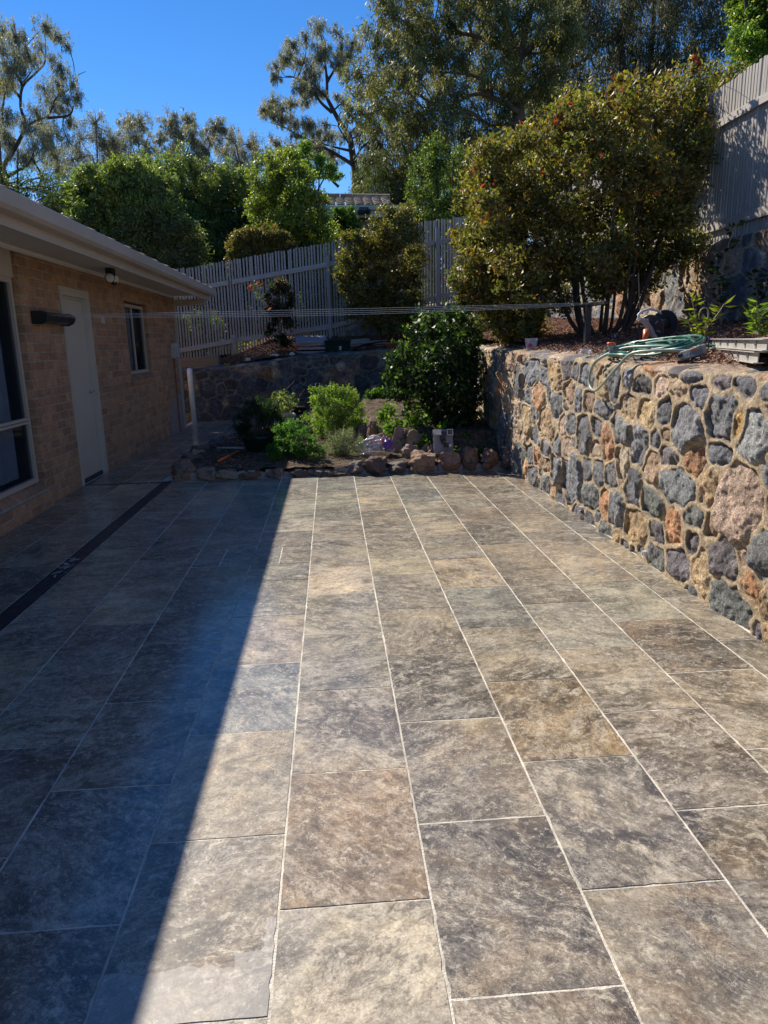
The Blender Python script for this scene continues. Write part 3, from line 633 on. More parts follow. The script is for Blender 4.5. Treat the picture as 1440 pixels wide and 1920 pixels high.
# big window
def window(y0, y1, z0, z1, rails, mulls, X=WX-.10, fw=.045):
    f = MB()
    f.bx(X, X+.05, y0, y1, z0, z0+fw); f.bx(X, X+.05, y0, y1, z1-fw, z1)
    f.bx(X, X+.048, y0, y0+fw, z0+fw, z1-fw); f.bx(X, X+.048, y1-fw, y1, z0+fw, z1-fw)
    for z in rails: f.bx(X+.002, X+.046, y0+fw, y1-fw, z-.028, z-.004); f.bx(X+.004, X+.052, y0+fw, y1-fw, z+.004, z+.03)
    for y in mulls: f.bx(X+.003, X+.04, y-.022, y+.022, z0+fw, z1-fw)
    w = f.build('window', M['gutter'], house)
    p = MB(); p.bx(X+.018, X+.023, y0+fw-.004, y1-fw+.004, z0+fw-.004, z1-fw+.004); p.build('pane', M['glass'], w)
    return w
window(3.6, 6.97, .245, 2.12, (.835,), (5.3,))
window(10.43, 11.60, 1.12, 2.10, (), (10.98,))
b = MB()
for i in range(23):                      # lining boards over the big window
    y = 3.6+i*.1478; b.bx(WX-.10, WX-.04+.004*(i % 2), y, y+.145, 2.12, ZT)
b.build('lintel_board', M['cream'], house)
# rooms behind the panes: dark lined boxes, a blind and curtains
b = MB()
b.bx(WX-3.5, WX-.16, 3.4, 7.2, -.02, .0); b.bx(WX-3.55, WX-3.5, 3.4, 7.2, 0, 2.5); b.bx(WX-3.5, WX-.16, 7.2, 7.25, 0, 2.5); b.bx(WX-3.5, WX-.16, 3.35, 3.4, 0, 2.5); b.bx(WX-3.5, WX-.16, 3.4, 7.2, 2.5, 2.52)
dim = simple('dim_room', (.20, .19, .18), .9); b.build('room_lining', dim, house); b = MB()
b.bx(WX-2.5, WX-.16, 9.9, 9.95, 0, 2.5); b.bx(WX-2.5, WX-.16, 12.1, 12.15, 0, 2.5); b.bx(WX-2.55, WX-2.5, 9.9, 12.1, 0, 2.5); b.bx(WX-2.5, WX-.16, 9.95, 12.1, 2.5, 2.52)
b.build('room_lining', dim, house)
def curtain(y0, y1, z0, z1, X, n, amp):
    V = []; m = n*8
    for i in range(m+1):
        y = y0+(y1-y0)*i/m; x = X+amp*math.sin(i/8*2*math.pi); V += [(x, y, z0), (x+.01, y, z1)]
    bb = MB(); bb.add(V, [(2*i, 2*i+2, 2*i+3, 2*i+1) for i in range(m)]); return bb
curtain(6.42, 6.90, .3, 2.1, WX-.20, 5, .02).build('curtain', simple('pale_curtain', (.62, .66, .72), .8), house, smooth=True)
curtain(11.05, 11.2, 1.1, 2.1, WX-.18, 3, .015).build('curtain', simple('pale_curtain_far', (.75, .76, .78), .8), house, smooth=True)
# door
fr = MB(); X = WX-.02
fr.bx(WX-.10, WX+.012, 7.98, 8.03, 0, 2.09); fr.bx(WX-.10, WX+.012, 8.79, 8.84, 0, 2.09); fr.bx(WX-.10, WX+.012, 8.03, 8.79, 2.045, 2.09)
fr.bx(WX-.07, WX-.035, 8.76, 8.79, .0, 2.045); fr.bx(WX-.07, WX-.035, 8.03, 8.76, 2.02, 2.045)
fr.bx(WX+.001, WX+.014, 8.842, 8.885, 0, 2.13); fr.bx(WX+.001, WX+.014, 7.95, 8.842, 2.092, 2.13)
d = MB(); d.bx(WX-.075, WX-.036, 8.034, 8.756, .045, 2.016); door = d.build('door', M['door'], house, bevel=.003)
fr.build('door_frame', M['cream'], door)
h = MB(); h.lathe([(.026, 0), (.026, .008), (.012, .012), (.011, .05)], (WX-.036, 8.70, 1.0), 14, Matrix.Rotation(math.pi/2, 3, 'Y')); h.tube([(WX+.012, 8.70, 1.0), (WX+.018, 8.66, 1.0), (WX+.016, 8.59, .998)], [.009, .009, .006], 8)
h.build('handle', M['steel'], door, smooth=True)
b = MB(); b.bx(WX-.11, WX-.02, 8.03, 8.79, -.02, .042); b.build('threshold', M['charcoal'], house)
# eave: soffit, fascia, gutter, roof
GX = -2.05; Y0 = -4; Y1 = 13.75
b = MB(); b.bx(WX-.001, -2.19, Y0, Y1-.05, 2.385, 2.40); b.build('soffit', M['soffit'], house)
b = MB(); prism(b, [(WX+.001, 2.384), (WX+.035, 2.384), (WX+.03, 2.368), (WX+.012, 2.352), (WX+.001, 2.348)], Y0, EY-.06); b.build('cornice', M['white'], house)
b = MB(); b.bx(-2.19, -2.168, Y0, Y1, 2.30, 2.49); b.build('fascia', M['gutter'], house)
b = MB()
prism(b, [(-2.166, 2.385), (-2.085, 2.385), (-2.06, 2.41), (-2.06, 2.50), (-2.052, 2.505), (-2.048, 2.498), (-2.052, 2.405), (-2.082, 2.377), (-2.166, 2.377)], Y0, 6.995)
prism(b, [(-2.166, 2.385), (-2.085, 2.385), (-2.06, 2.41), (-2.06, 2.50), (-2.052, 2.505), (-2.048, 2.498), (-2.052, 2.405), (-2.082, 2.377), (-2.166, 2.377)], 7.0, Y1+.02)
b.bx(-2.166, -2.05, Y1+.021, Y1+.025, 2.378, 2.503)
b.build('gutter', M['gutter'], house, bevel=.002)
# end of the eave: boxed beam, short hanger and the corner board
b = MB(); b.bx(WX-.02, -2.24, EY+.005, EY+.10, 2.22, 2.33); b.bx(-2.28, -2.19, EY+.006, EY+.10, 2.332, 2.49); b.build('eave_beam', M['gutter'], house, bevel=.004)
b = MB(); b.bx(WX-.10, WX+.035, EY+.002, EY+.10, 0.0, 2.218); b.build('corner_board', M['gutter'], house, bevel=.004)
rf = MB(); n = 30
V = []; Fq = []
ridge_x = -6.4; rows = 26; colsn = 60
for i in range(rows+1):
    for j in range(colsn+1):
        x = -2.06+(ridge_x+2.06)*i/rows; y = Y0+(Y1+.1-Y0)*j/colsn
        V.append((x, y, 2.50+(-2.06-x)*.40 + .022*((i*2) % 2)+.018*abs(math.sin(j*math.pi/2))))
for i in range(rows):
    for j in range(colsn): a = i*(colsn+1)+j; Fq.append((a, a+1, a+colsn+2, a+colsn+1))
rf.add(V, Fq); prism(rf, [(ridge_x, 4.23), (-10.6, 2.5), (-10.6, 2.4), (ridge_x, 4.13)], Y0, Y1+.1)
rf.add([(-2.1, Y1+.09, 2.49), (ridge_x, Y1+.09, 4.2), (-10.6, Y1+.09, 2.45), (-2.1, Y1+.07, 2.49), (ridge_x, Y1+.07, 4.2), (-10.6, Y1+.07, 2.45)], [(0, 1, 2), (3, 5, 4), (0, 3, 4, 1)])
rf.build('roof', M['roof'], house)
b = MB()
V = [(WX+.012, 12.55, 0), (WX+.012, 12.62, .22), (WX+.012, 12.80, .46), (WX+.012, 13.02, .60), (WX+.012, 13.20, .64), (WX+.012, 13.61, .66), (WX+.012, 13.61, 0)]
V2 = [(WX+.001, y, z) for _, y, z in V]; nV = len(V)
b.add(V+V2, [tuple(range(nV)), tuple(range(2*nV-1, nV-1, -1))]+[(i, i+nV, (i+1) % nV+nV, (i+1) % nV) for i in range(nV)])
b.build('render_patch', M['cement'], house)

# security light
t = thing('security_light', 'black twin security light with one white lens under the house eave', 'security light')
b = MB(); b.box((WX+.30, 8.85, 2.352), (.075, .15, .06)); b.build('bracket', M['black'], t, bevel=.006)
for k, (dy, ang) in enumerate(((-.065, .15), (.085, 1.2))):
    m = Matrix.Rotation(ang, 3, 'Z') @ Matrix.Rotation(R(100), 3, 'X')
    c = Vector((WX+.31, 8.85+dy, 2.275)); b = MB(); b.lathe([(.012, -.07), (.036, -.055), (.052, -.01), (.056, .03)], c, 20, m); hd = b.build('lamp_head', M['black'], t, smooth=True)
    b = MB(); b.lathe([(.049, .0315), (.049, .034), (.03, .038)], c, 20, m); b.build('lens', M['pvc'], hd, smooth=True)
b = MB(); b.lathe([(.03, -.02), (.034, .01), (.025, .03), (.008, .036)], (WX+.31, 8.93, 2.235), 14, Matrix.Rotation(R(160), 3, 'X')); b.build('sensor', M['black'], t, smooth=True)
# clothesline
t = thing('clothesline', 'black wall-mounted retractable clothesline cabinet beside the cream door', 'clothesline')
CY0, CY1, CZ = 7.16, 7.92, 1.785
b = MB(); prism(b, [(WX+.004, CZ-0.056), (WX+.004, CZ+0.050), (WX+.10, CZ+0.048), (WX+.145, CZ+0.023), (WX+.15, CZ+0.000), (WX+.13, CZ-0.036), (WX+.08, CZ-0.059)], CY0+.06, CY1-.04); b.build('cabinet', M['black'], t, bevel=.006)
for y0, y1 in ((CY0, CY0+.058), (CY1-.038, CY1)):
    b = MB(); prism(b, [(WX+.004, CZ-0.066), (WX+.004, CZ+0.058), (WX+.11, CZ+0.055), (WX+.158, CZ+0.026), (WX+.162, CZ-0.007), (WX+.14, CZ-0.046), (WX+.09, CZ-0.069)], y0, y1); b.build('end_cap', M['black'], t, bevel=.008)
b = MB(); b.box((WX+.152, (CY0+CY1)/2, CZ+.006), (.014, CY1-CY0-.12, .012)); b.build('pull_bar', M['charcoal'], t)
PX = at(1098, 573, 7.55)
for i in range(4):
    y = CY0+.08+i*.19; b = MB(); pts = []
    x1 = PX[0]-.02
    for k in range(25):
        f = k/24; x = (WX+.16)*(1-f)+x1*f; pts.append((x, y, CZ+.015+.012*f - (.004+.011*i)*math.sin(math.pi*f)))
    b.tube(pts, .0015, 5); b.build('line', M['cord'], t)
t = thing('clothesline_post', 'dark steel post holding the far end of the clothesline', 'post')
b = MB(); b.box((PX[0]+.03, 7.55, 1.56), (.06, .06, .5)); b.build('post', M['charcoal'], t, bevel=.004)
b = MB(); b.box((PX[0]+.03, 7.42, CZ+.02), (.035, .72, .035)); b.build('crossbar', M['charcoal'], t, bevel=.003)
# meter box + conduit, pipe
t = thing('meter_box', 'small grey junction box with orange conduit running down to the path', 'junction box')
b = MB(); b.box((WX+.045, 13.22, 1.43), (.085, .30, .26)); b.build('box', M['greyplastic'], t, bevel=.01)
b = MB(); b.box((WX+.095, 13.22, 1.43), (.014, .27, .23)); b.build('cover', M['greyplastic'], t, bevel=.004)
b = MB(); b.tube([(WX+.03, 13.17, 1.30), (WX+.03, 13.17, .05), (WX+.05, 13.17, 0.0)], .013, 8); b.build('conduit', M['conduit'], t, smooth=True)
t = MB(); t.tube([(-2.82, 14.74, 1.035), (-2.808, 14.67, 1.03), (-2.802, 14.64, .99), (-2.79, 14.63, .0)], .052, 16)
tag(t.build('downpipe', M['pvc'], smooth=True), 'white plastic stormwater pipe standing against the shaded stone wall', 'pipe')
b = MB(); b.box((WX+.006, 9.35, 1.83), (.012, .13, .09)); b.build('wall_plate', M['cream'], house, bevel=.003)

# ================================================================ FENCES
def fence(name, label, ax, fixed, u0, u1, top, bot, rails, posts, pitch, w, mat, rmat, seed, face):
    """ax 0: runs along X at y=fixed; ax 1: runs along Y at x=fixed; face = side (+1/-1) the rails are on"""
    t = thing(name, label, 'fence'); r = random.Random(seed); b = MB(); u = u0
    def P(u, d, z): return (u, fixed+d, z) if ax == 0 else (fixed+d, u, z)
    while u < u1:
        ww = w*r.uniform(.94, 1.06); lean = r.gauss(0, .007); zt_, zb_ = top(u)+r.uniform(-.018, .014), bot(u); th = .010; off = r.uniform(-.002, .002)
        a = [P(u, -th+off, zb_), P(u+ww, -th+off, zb_), P(u+ww, th+off, zb_), P(u, th+off, zb_)]; c = [P(u+lean, -th+off, zt_), P(u+ww+lean, -th+off, zt_), P(u+ww+lean, th+off, zt_), P(u+lean, th+off, zt_)]
        b.add(a+c, [(3, 2, 1, 0), (4, 5, 6, 7), (0, 1, 5, 4), (1, 2, 6, 5), (2, 3, 7, 6), (3, 0, 4, 7)]); u += pitch*r.uniform(.93, 1.07)
    b.build('picket_panel', mat, t)
    for zf, hh in rails:
        ps = [u0]+[p for p in posts if u0 < p < u1]+[u1]
        for p, q in zip(ps[:-1], ps[1:]):
            b = MB(); p2, q2 = p+.035*(p in posts), q-.035*(q in posts); d0, d1 = .013*face, .052*face
            A = [P(p2, d0, zf(p2)-hh), P(q2, d0, zf(q2)-hh), P(q2, d1, zf(q2)-hh), P(p2, d1, zf(p2)-hh), P(p2, d0, zf(p2)), P(q2, d0, zf(q2)), P(q2, d1, zf(q2)), P(p2, d1, zf(p2))]
            b.add(A, [(3, 2, 1, 0), (4, 5, 6, 7), (0, 1, 5, 4), (1, 2, 6, 5), (2, 3, 7, 6), (3, 0, 4, 7)]); b.build('rail', rmat, t)
    for p, zt_ in posts.items():
        b = MB(); c = P(p, .062*face, 0); s = (.075, .09) if ax == 0 else (.05, .05)
        zb_ = bot(p)-.1 if ax == 0 else 3.90; b.box((c[0], c[1], (zt_+zb_)/2), (*s, zt_-zb_)); b.build('post', mat, t, bevel=.004)
    return t
ftop = lambda x: float(np.interp(x, [-6, -2.92, 0, 2.3, 4.45], [2.78, 3.19, 3.64, 4.08, 4.22]))
fbot = lambda x: float(np.interp(x, [-6, -3.3, 0, 1, 2.5, 4.45], [1.0, 1.22, 1.55, 1.78, 2.22, 2.51]))
r1 = lambda x: float(np.interp(x, [-6, -2.5, 0, 2.5, 4.45], [2.3, 2.84, 3.23, 3.68, 3.86])); r2 = lambda x: float(np.interp(x, [-6, -3.3, -2.6, 0, 1, 2.5, 4.45], [1.05, 1.46, 1.60, 1.91, 2.08, 2.52, 2.76]))
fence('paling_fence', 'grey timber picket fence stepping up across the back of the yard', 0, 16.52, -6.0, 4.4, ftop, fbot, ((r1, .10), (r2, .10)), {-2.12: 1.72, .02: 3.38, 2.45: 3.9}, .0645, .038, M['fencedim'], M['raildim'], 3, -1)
fence('paling_fence', 'tall sunlit timber paling fence above the wall on the right side', 1, 4.56, -1.0, 16.5, lambda y: 4.20+.02*math.sin(y), lambda y: 2.46, ((lambda y: 3.85, .085), (lambda y: 2.75, .10)), {}, .058, .040, M['fence'], M['railY'], 5, -1)

# ================================================================ ROCK EDGING
ROCKC = [(.24, .145, .10), (.30, .20, .14), (.19, .13, .105), (.34, .25, .18), (.27, .16, .115), (.16, .13, .12)]
def rock(b, c, d, seed, col, rotz=0.0):
    """a broken field rock: a subdivided block pushed about by noise and cut by flat facets"""
    r = np.random.default_rng(seed); n = 9; P = []; idx = {}
    F = []
    def vid(p):
        k = tuple(np.round(p, 4))
        if k not in idx: idx[k] = len(P); P.append(np.array(p, float))
        return idx[k]
    g = np.linspace(-1, 1, n)
    for ax in range(3):
        for s in (-1, 1):
            for i in range(n-1):
                for j in range(n-1):
                    q = []
                    for a, e in ((g[i], g[j]), (g[i+1], g[j]), (g[i+1], g[j+1]), (g[i], g[j+1])):
                        p = [0, 0, 0]; p[ax] = s; p[(ax+1) % 3] = a; p[(ax+2) % 3] = e; q.append(vid(p))
                    F.append(tuple(q) if s > 0 else tuple(q[::-1]))
    P = np.array(P); L = np.linalg.norm(P, axis=1)[:, None]; P = P/L*(L**.45)
    for _ in range(11):
        nv = r.normal(size=3); nv /= np.linalg.norm(nv); h = r.uniform(.62, .95); dd = P@nv-h; P = P-np.clip(dd, 0, None)[:, None]*nv*.95
    o = r.uniform(0, 50)
    dn = fbm(P[:, 0]*2.4+o, P[:, 1]*2.4+P[:, 2]*2.9, seed, 4)*.30+fbm(P[:, 2]*5+o, P[:, 0]*5-P[:, 1]*4, seed+5, 3)*.10
    P = P*(1+dn)[:, None]; P = P*np.array(d)/2
    cs, sn = math.cos(rotz), math.sin(rotz); P = np.stack([P[:, 0]*cs-P[:, 1]*sn, P[:, 0]*sn+P[:, 1]*cs, P[:, 2]], 1)+np.array(c)
    b.cur = col; b.add(P, F); b.cur = (1, 1, 1)
def edging(name, label, rocks, seed, pal=ROCKC):
    t = thing(name, label, 'rock edging'); r = random.Random(seed)
    for i, (x, y, z, w, d_, h) in enumerate(rocks):
        b = MB(); c = np.array(pal[r.randrange(len(pal))])*r.uniform(.75, 1.15)
        rock(b, (x, y, z+h/2-.012), (w*1.12, d_*1.1, h*1.14), seed*100+i, tuple(c), r.uniform(-.25, .25)); b.build('rock', M['rock'], t, smooth=False)
    return t
F0 = []
for a, bb, top in ((320, 363, 872), (363, 405, 876), (405, 447, 880), (447, 492, 878), (497, 540, 877), (543, 576, 879), (578, 611, 875), (611, 650, 878), (650, 684, 864), (683, 726, 857), (728, 766, 866), (767, 818, 846), (818, 865, 842), (866, 902, 841), (902, 940, 838), (938, 975, 836)):
    pa, pb = at(a, 890, 8.05), at(bb, 890, 8.05); base = 904-(a-320)*.029; h = (base-top)*8.0/F_PX*1.0
    F0.append(((pa[0]+pb[0])/2, 8.14-.03*(a > 600), -.01, (pb[0]-pa[0])*.98, .26, h*.92))
e = edging('rock_edging', 'row of rust brown broken rocks mortared along the front of the herb bed', F0, 4)
b = MB()
for i in range(60):
    x = -1.7+i*.0635; h = .07+.05*random.random(); b.box((x, 8.17, h/2-.02), (.075, .17+.03*random.random(), h), rot=(random.uniform(-.1, .1), 0, random.uniform(-.2, .2)))
b.build('mortar', M['cement'], e)
L0 = []
for x, y, s in ((-1.80, 8.42, .26), (-1.62, 8.52, .22), (-1.84, 8.72, .24), (-1.80, 9.02, .26), (-1.70, 9.22, .2), (-1.82, 9.36, .25), (-1.78, 9.72, .27), (-1.74, 10.08, .24), (-1.66, 10.42, .27), (-1.58, 10.78, .25), (-1.46, 11.12, .28), (-1.30, 11.42, .26), (-1.14, 11.72, .28), (-1.0, 12.05, .26), (-.92, 12.4, .27)):
    L0.append((x, y, -.01, s, s*1.15, s*.72))
edging('rock_edging', 'shaded curve of dark rocks between the path and the herb bed', L0, 6)
U0 = []
for i, (x, y) in enumerate(((.36, 10.75), (.38, 10.48), (.36, 10.2), (.40, 9.93), (.42, 9.68), (.52, 9.46), (.60, 9.24), (.72, 9.08), (.84, 8.92), (.98, 8.78), (1.12, 8.66), (.92, 8.55), (1.2, 8.50))):
    U0.append((x, y, .04, .19+.05*math.sin(i*2.3), .17, (.34+.06*math.sin(i*1.7)) if i < 10 else .22))
for x, y in ((-.62, 10.72), (-.40, 10.78), (-.18, 10.85), (.06, 10.9), (-.85, 10.6)): U0.append((x, y, .04, .26, .2, .30))
edging('rock_edging', 'upright pale brown rocks holding up the small upper bed', U0, 8, [(.30, .22, .16), (.25, .17, .13), (.34, .26, .20), (.24, .15, .11)])

# ================================================================ THINGS IN THE BEDS
t = thing('floodlight_board', 'twin floodlight fixed to a grey board leaning among the plants', 'floodlight')
P = at(831, 828, 8.28); rot = (R(-14), 0, R(4)); rm = Euler(rot).to_matrix()
def lb(c, d, name, mat, par, bev=.003):
    b = MB(); b.box(Vector(P)+rm @ Vector(c), d, rot=rot); return b.build(name, mat, par, bevel=bev)
lb((0, 0, 0), (.235, .018, .29), 'board', M['slate'], t)
hd = lb((-.075, -.06, .105), (.085, .04, .07), 'lamp_head', M['alu'], t); lb((-.075, -.083, .105), (.068, .006, .054), 'lens', M['pvc'], hd)
hd = lb((.07, -.06, .10), (.075, .04, .075), 'lamp_head', M['steel'], t); lb((.07, -.083, .10), (.056, .006, .056), 'lens', M['glass'], hd)
lb((-.01, -.04, .06), (.06, .05, .11), 'junction', M['black'], t, .01); lb((-.005, -.05, -.005), (.05, .06, .06), 'sensor', M['black'], t, .015); lb((.04, -.045, -.05), (.08, .04, .04), 'sensor_arm', M['black'], t, .01)
lb((.065, -.055, -.055), (.03, .045, .035), 'sensor_window', M['pvc'], t, .004)
# crumpled clear bag with purple print
t = thing('plastic_bag', 'crumpled clear plastic bag with purple and pink print on the soil', 'bag')
c0 = at(706, 845, 8.75); c0[2] = .15
def crumple(c, d, seed, name, mat, par, amp=.35, cut=None):
    b = MB(); n = 26; m = 14; V = []
    for i in range(m+1):
        ph = math.pi/2*i/m
        for k in range(n):
            th = 2*math.pi*k/n; x, y, z = math.cos(th)*math.cos(ph), math.sin(th)*math.cos(ph), math.sin(ph)
            q = 1+amp*float(fbm(x*2.3+seed, y*2.3+z*2, seed, 4)); V.append((c[0]+x*d[0]*q, c[1]+y*d[1]*q, c[2]+z*d[2]*q))
    Fs = [(i*n+k, i*n+(k+1) % n, (i+1)*n+(k+1) % n, (i+1)*n+k) for i in range(m) for k in range(n) if cut is None or cut(V[i*n+k])]
    b.add(V, Fs); return b.build(name, mat, par)
crumple(c0, (.24, .17, .17), 3, 'film', M['film'], t, .55)
crumple((c0[0]+.10, c0[1]-.015, c0[2]), (.14, .16, .155), 3, 'print', simple('purple_print', (.16, .06, .30), .35), t, .5, cut=lambda v: v[2] > c0[2]+.05 and v[0] > c0[0]+.08)
crumple((c0[0]+.07, c0[1]-.02, c0[2]), (.10, .165, .16), 9, 'print', simple('pink_print', (.55, .08, .14), .35), t, .5, cut=lambda v: v[2] > c0[2]+.11)
# black pots, terracotta bowl
def pot(name, label, c, r0, r1, h, mat, n=24, sq=False):
    b = MB(); nn = 4 if sq else n; m = Matrix.Rotation(R(45 if sq else 0)+.2, 3, 'Z')
    b.lathe([(r0, 0), (r1*.97, h*.84), (r1*1.06, h*.85), (r1*1.06, h), (r1*.94, h), (r1*.90, h*.86), (r1*.2, h*.84)], c, nn, m)
    return tag(b.build(name, mat, smooth=not sq, bevel=.003 if sq else 0), label, 'plant pot')
pot('plant_pot', 'dark green plastic pot in the shaded bed holding a dark leafy shrub', (-.98, 9.35, .10), .15, .20, .24, simple('dark_green_pot', (.02, .05, .04), .45))
pot('plant_pot', 'square grey pot with a succulent at the back of the bed', (-.70, 10.95, .22), .13, .17, .24, M['warmgrey'], sq=True)
pot('clay_saucer', 'terracotta bowl resting on the back stone wall', (1.27, 15.22, 1.355), .07, .13, .13, M['terracotta'])
# pipes lying in the left bed
a, c = at(520-110, 878, 8.35), at(447, 845, 9.3); a[2] = .17; c[2] = .14
b = MB(); b.tube([a, c], .017, 10); tag(b.build('conduit_offcut', M['orange'], smooth=True), 'length of orange conduit lying in the shaded bed', 'pipe')
a, c = at(407, 842, 9.5), at(458, 843, 9.4); a[2] = .17; c[2] = .17
b = MB(); b.tube([a, c], .014, 10); tag(b.build('pipe_offcut', M['greyplastic'], smooth=True), 'short grey pipe lying behind the orange conduit', 'pipe')
# folded wire rack behind the pots
t = thing('wire_rack', 'folded black wire rack leaning on the shaded stone wall', 'rack')
A, B_, C_, D_ = at(516, 752, 12.3), at(552, 716, 12.6), at(574, 728, 12.6), at(540, 766, 12.3)
b = MB(); b.tube([A, B_, C_, D_, A], .011, 6); b.build('frame', M['matblack'], t)
b = MB()
for f in (.2, .4, .6, .8): b.tube([A*(1-f)+B_*f, D_*(1-f)+C_*f], .005, 5)
b.build('wire', M['matblack'], t)
b = MB(); b.tube([at(540, 770, 12.3), at(568, 738, 12.5), at(590, 742, 12.5), at(560, 778, 12.2), at(540, 770, 12.3)], .010, 6); b.build('frame', M['matblack'], t)
b = MB(); p = at(560, 768, 12.2); b.box(p, (.24, .10, .12), rot=(.2, .1, .3)); b.build('basket', M['matblack'], t, bevel=.01)

# ================================================================ THINGS ON THE BACK WALL
ch = [(556, 610, 630, 12), (557, 611, 641, 7), (560, 612, 649, 7), (564, 611, 657, 7)]
for i, lab in enumerate(('lowest concrete paver in the stack at the foot of the back fence', 'second lowest pale paver in the stack at the fence', 'third concrete paver of the stack beside the crate', 'topmost large pale paver on the stack beside the green crate')):
    b = MB(); z = 1.29+i*.088; b.box((-.39+.03*math.sin(i*2.1), 15.58+.02*math.cos(i*3), z+.03), (.60+.06*(i == 3)  , .50, .050), rot=((.0, .02, .03, .24)[i], 0, .05*math.sin(i*5)+.05))
    tag(b.build('concrete_paver', simple('paver_%d' % i, (.27+.01*i, .265, .29), .9, var=.15, scale=7, bump=.2), bevel=.006), lab, 'paver', 'stack of concrete pavers')
t = thing('storage_crate', 'dark green plastic crate beside the stacked pavers on the back wall', 'crate')
cc = at(634, 655, 15.42); z0 = 1.305; gm = simple('crate_green', (.010, .028, .022), .85, spec=.1)
b = MB(); x0, x1, y0, y1 = cc[0]-.27, cc[0]+.26, 15.30, 15.66
b.bx(x0, x1, y0, y0+.012, z0, z0+.25); b.bx(x0, x1, y1-.012, y1, z0, z0+.25); b.bx(x0, x0+.012, y0+.012, y1-.012, z0, z0+.25); b.bx(x1-.012, x1, y0+.012, y1-.012, z0, z0+.25); b.bx(x0+.012, x1-.012, y0+.012, y1-.012, z0, z0+.012)
b.build('body', gm, t)
b = MB(); b.bx(x0-.012, x1+.012, y0-.014, y0-.001, z0+.215, z0+.255); b.bx(x0-.012, x1+.012, y1+.001, y1+.014, z0+.215, z0+.255); b.bx(x0-.014, x0-.001, y0, y1, z0+.216, z0+.254); b.bx(x1+.001, x1+.014, y0, y1, z0+.216, z0+.254); b.build('rim', gm, t)
b = MB(); b.bx(cc[0]+.02, cc[0]+.07, y0-.004, y0-.001, z0+.05, z0+.13); b.build('label', simple('pale_print', (.35, .40, .40), .6), t)
for i, (dx, dy, dz, rz, L, w, lab) in enumerate(((.62, .10, 0, .16, 1.05, .14, 'lower grey plank angled out of the pile next to the crate'), (.55, .16, .05, .22, 1.0, .13, 'middle grey plank of the pile next to the crate'), (.60, .20, .10, .28, .95, .15, 'top weathered plank of the pile next to the crate'), (.28, .32, .10, .02, .85, .34, 'wide pale board lying behind the crate'))):
    b = MB(); b.box((cc[0]+dx, 15.45+dy, z0+.06+dz+.04), (L, w, .032), rot=(.28 if w > .25 else .05, -.06, rz)); tag(b.build('timber_plank', M['plank'], bevel=.004), lab, 'plank', 'planks stacked by the crate')
b = MB(); b.box((-2.82, 15.42, 1.17), (.95, .26, .20), rot=(0, -.03, 0)); b.box((-2.80, 15.75, 1.19), (1.0, .22, .20), rot=(0, -.03, 0))
b = MB(); b.box((-2.80, 15.44, 1.18), (.98, .40, .21), rot=(.0, -.03, .02)); tag(b.build('timber_sleeper', M['sleeper'], bevel=.012), 'heavy weathered timber sleeper at the left end of the back wall', 'sleeper')
for i, (px, py, w, lab) in enumerate(((465, 677, .10, 'small pale brick scrap on the mulch at the left of the back wall'), (548, 673, .09, 'white brick offcut by the stacked pavers on the wall'), (515, 677, .16, 'long white crumb of plaster along the wall top'))):
    p = at(px, py, 15.3); b = MB(); rock(b, (p[0], 15.28, float(back_z(p[0], 15.3))+.035), (w*1.3, .09, .07), 60+i, (.55, .55, .55)); tag(b.build('rubble', M['rock']), lab, 'rubble')
# steel bars bundle
b = MB()
for i in range(9):
    a = at(655+i*3, 660-i*2, 15.3); c = at(735+i*2, 628-i*1.5, 16.0); a[2] = 1.36+.012*i; c[2] = 1.50+.01*i; b.tube([a, c], .006, 5)
tag(b.build('steel_rod', M['charcoal']), 'loose bundle of thin dark rods between the planks and the clay bowl', 'rods')

# ================================================================ THINGS ON THE RIGHT TERRACE
# hose reel
t = thing('hose_reel', 'portable hose reel with black discs grey frame and orange crank', 'hose reel')
p1 = Vector(at(1220, 616, 5.98)); p2 = Vector(at(1247, 606, 6.16)); axd = (p2-p1).normalized(); q = axd.to_track_quat('Z', 'Y').to_matrix()
rad = .111
for c, s in ((p1, 1), (p2, -1)):
    b = MB(); b.lathe([(rad, -.006), (rad+.004, 0), (rad, .006), (rad*.92, .004), (rad*.5, .010), (rad*.2, .010)], c, 40, q); dsk = b.build('disc', M['charcoal'], t, smooth=False)
    for k in range(6):
        b = MB(); an = k*math.pi/3+.3; b.box(c+q @ Vector((math.cos(an)*rad*.68, math.sin(an)*rad*.68, -.010 if s > 0 else .010)), (.03, .008, .006), rot=(q @ Euler((0, 0, an)).to_matrix()).to_euler()); b.build('disc_rib', M['warmgrey'], dsk)
b = MB(); b.lathe([(rad*.42, 0), (rad*.42, (p2-p1).length)], p1, 24, q); b.build('drum', M['charcoal'], t, smooth=True)
b = MB(); pp = p1-axd*.022
b.tube([Vector(at(1200, 600, 5.93)), pp+Vector((-.04, 0, .06)), pp, pp+Vector((.03, -.01, -.05)), Vector(at(1236, 644, 5.88))], [.018, .024, .03, .024, .014], 10)
b.tube([pp, Vector(at(1205, 648, 5.83))], [.022, .013], 8); b.build('frame', M['warmgrey'], t, smooth=True)
b = MB(); b.tube([Vector(at(1200, 600, 5.93)), Vector(at(1197, 590, 5.94)), Vector(at(1203, 584, 5.98)), Vector(at(1218, 579, 6.06)), Vector(at(1232, 582, 6.18)), p2+axd*.02+Vector((0, 0, .05))], .011, 10); b.build('handle', M['pvc'], t, smooth=True)
b = MB(); b.tube([Vector(at(1236, 644, 5.88)), Vector(at(1252, 643, 5.98)), Vector(at(1262, 640, 6.18)), p2+axd*.03], .010, 8); b.build('foot', M['warmgrey'], t, smooth=True)
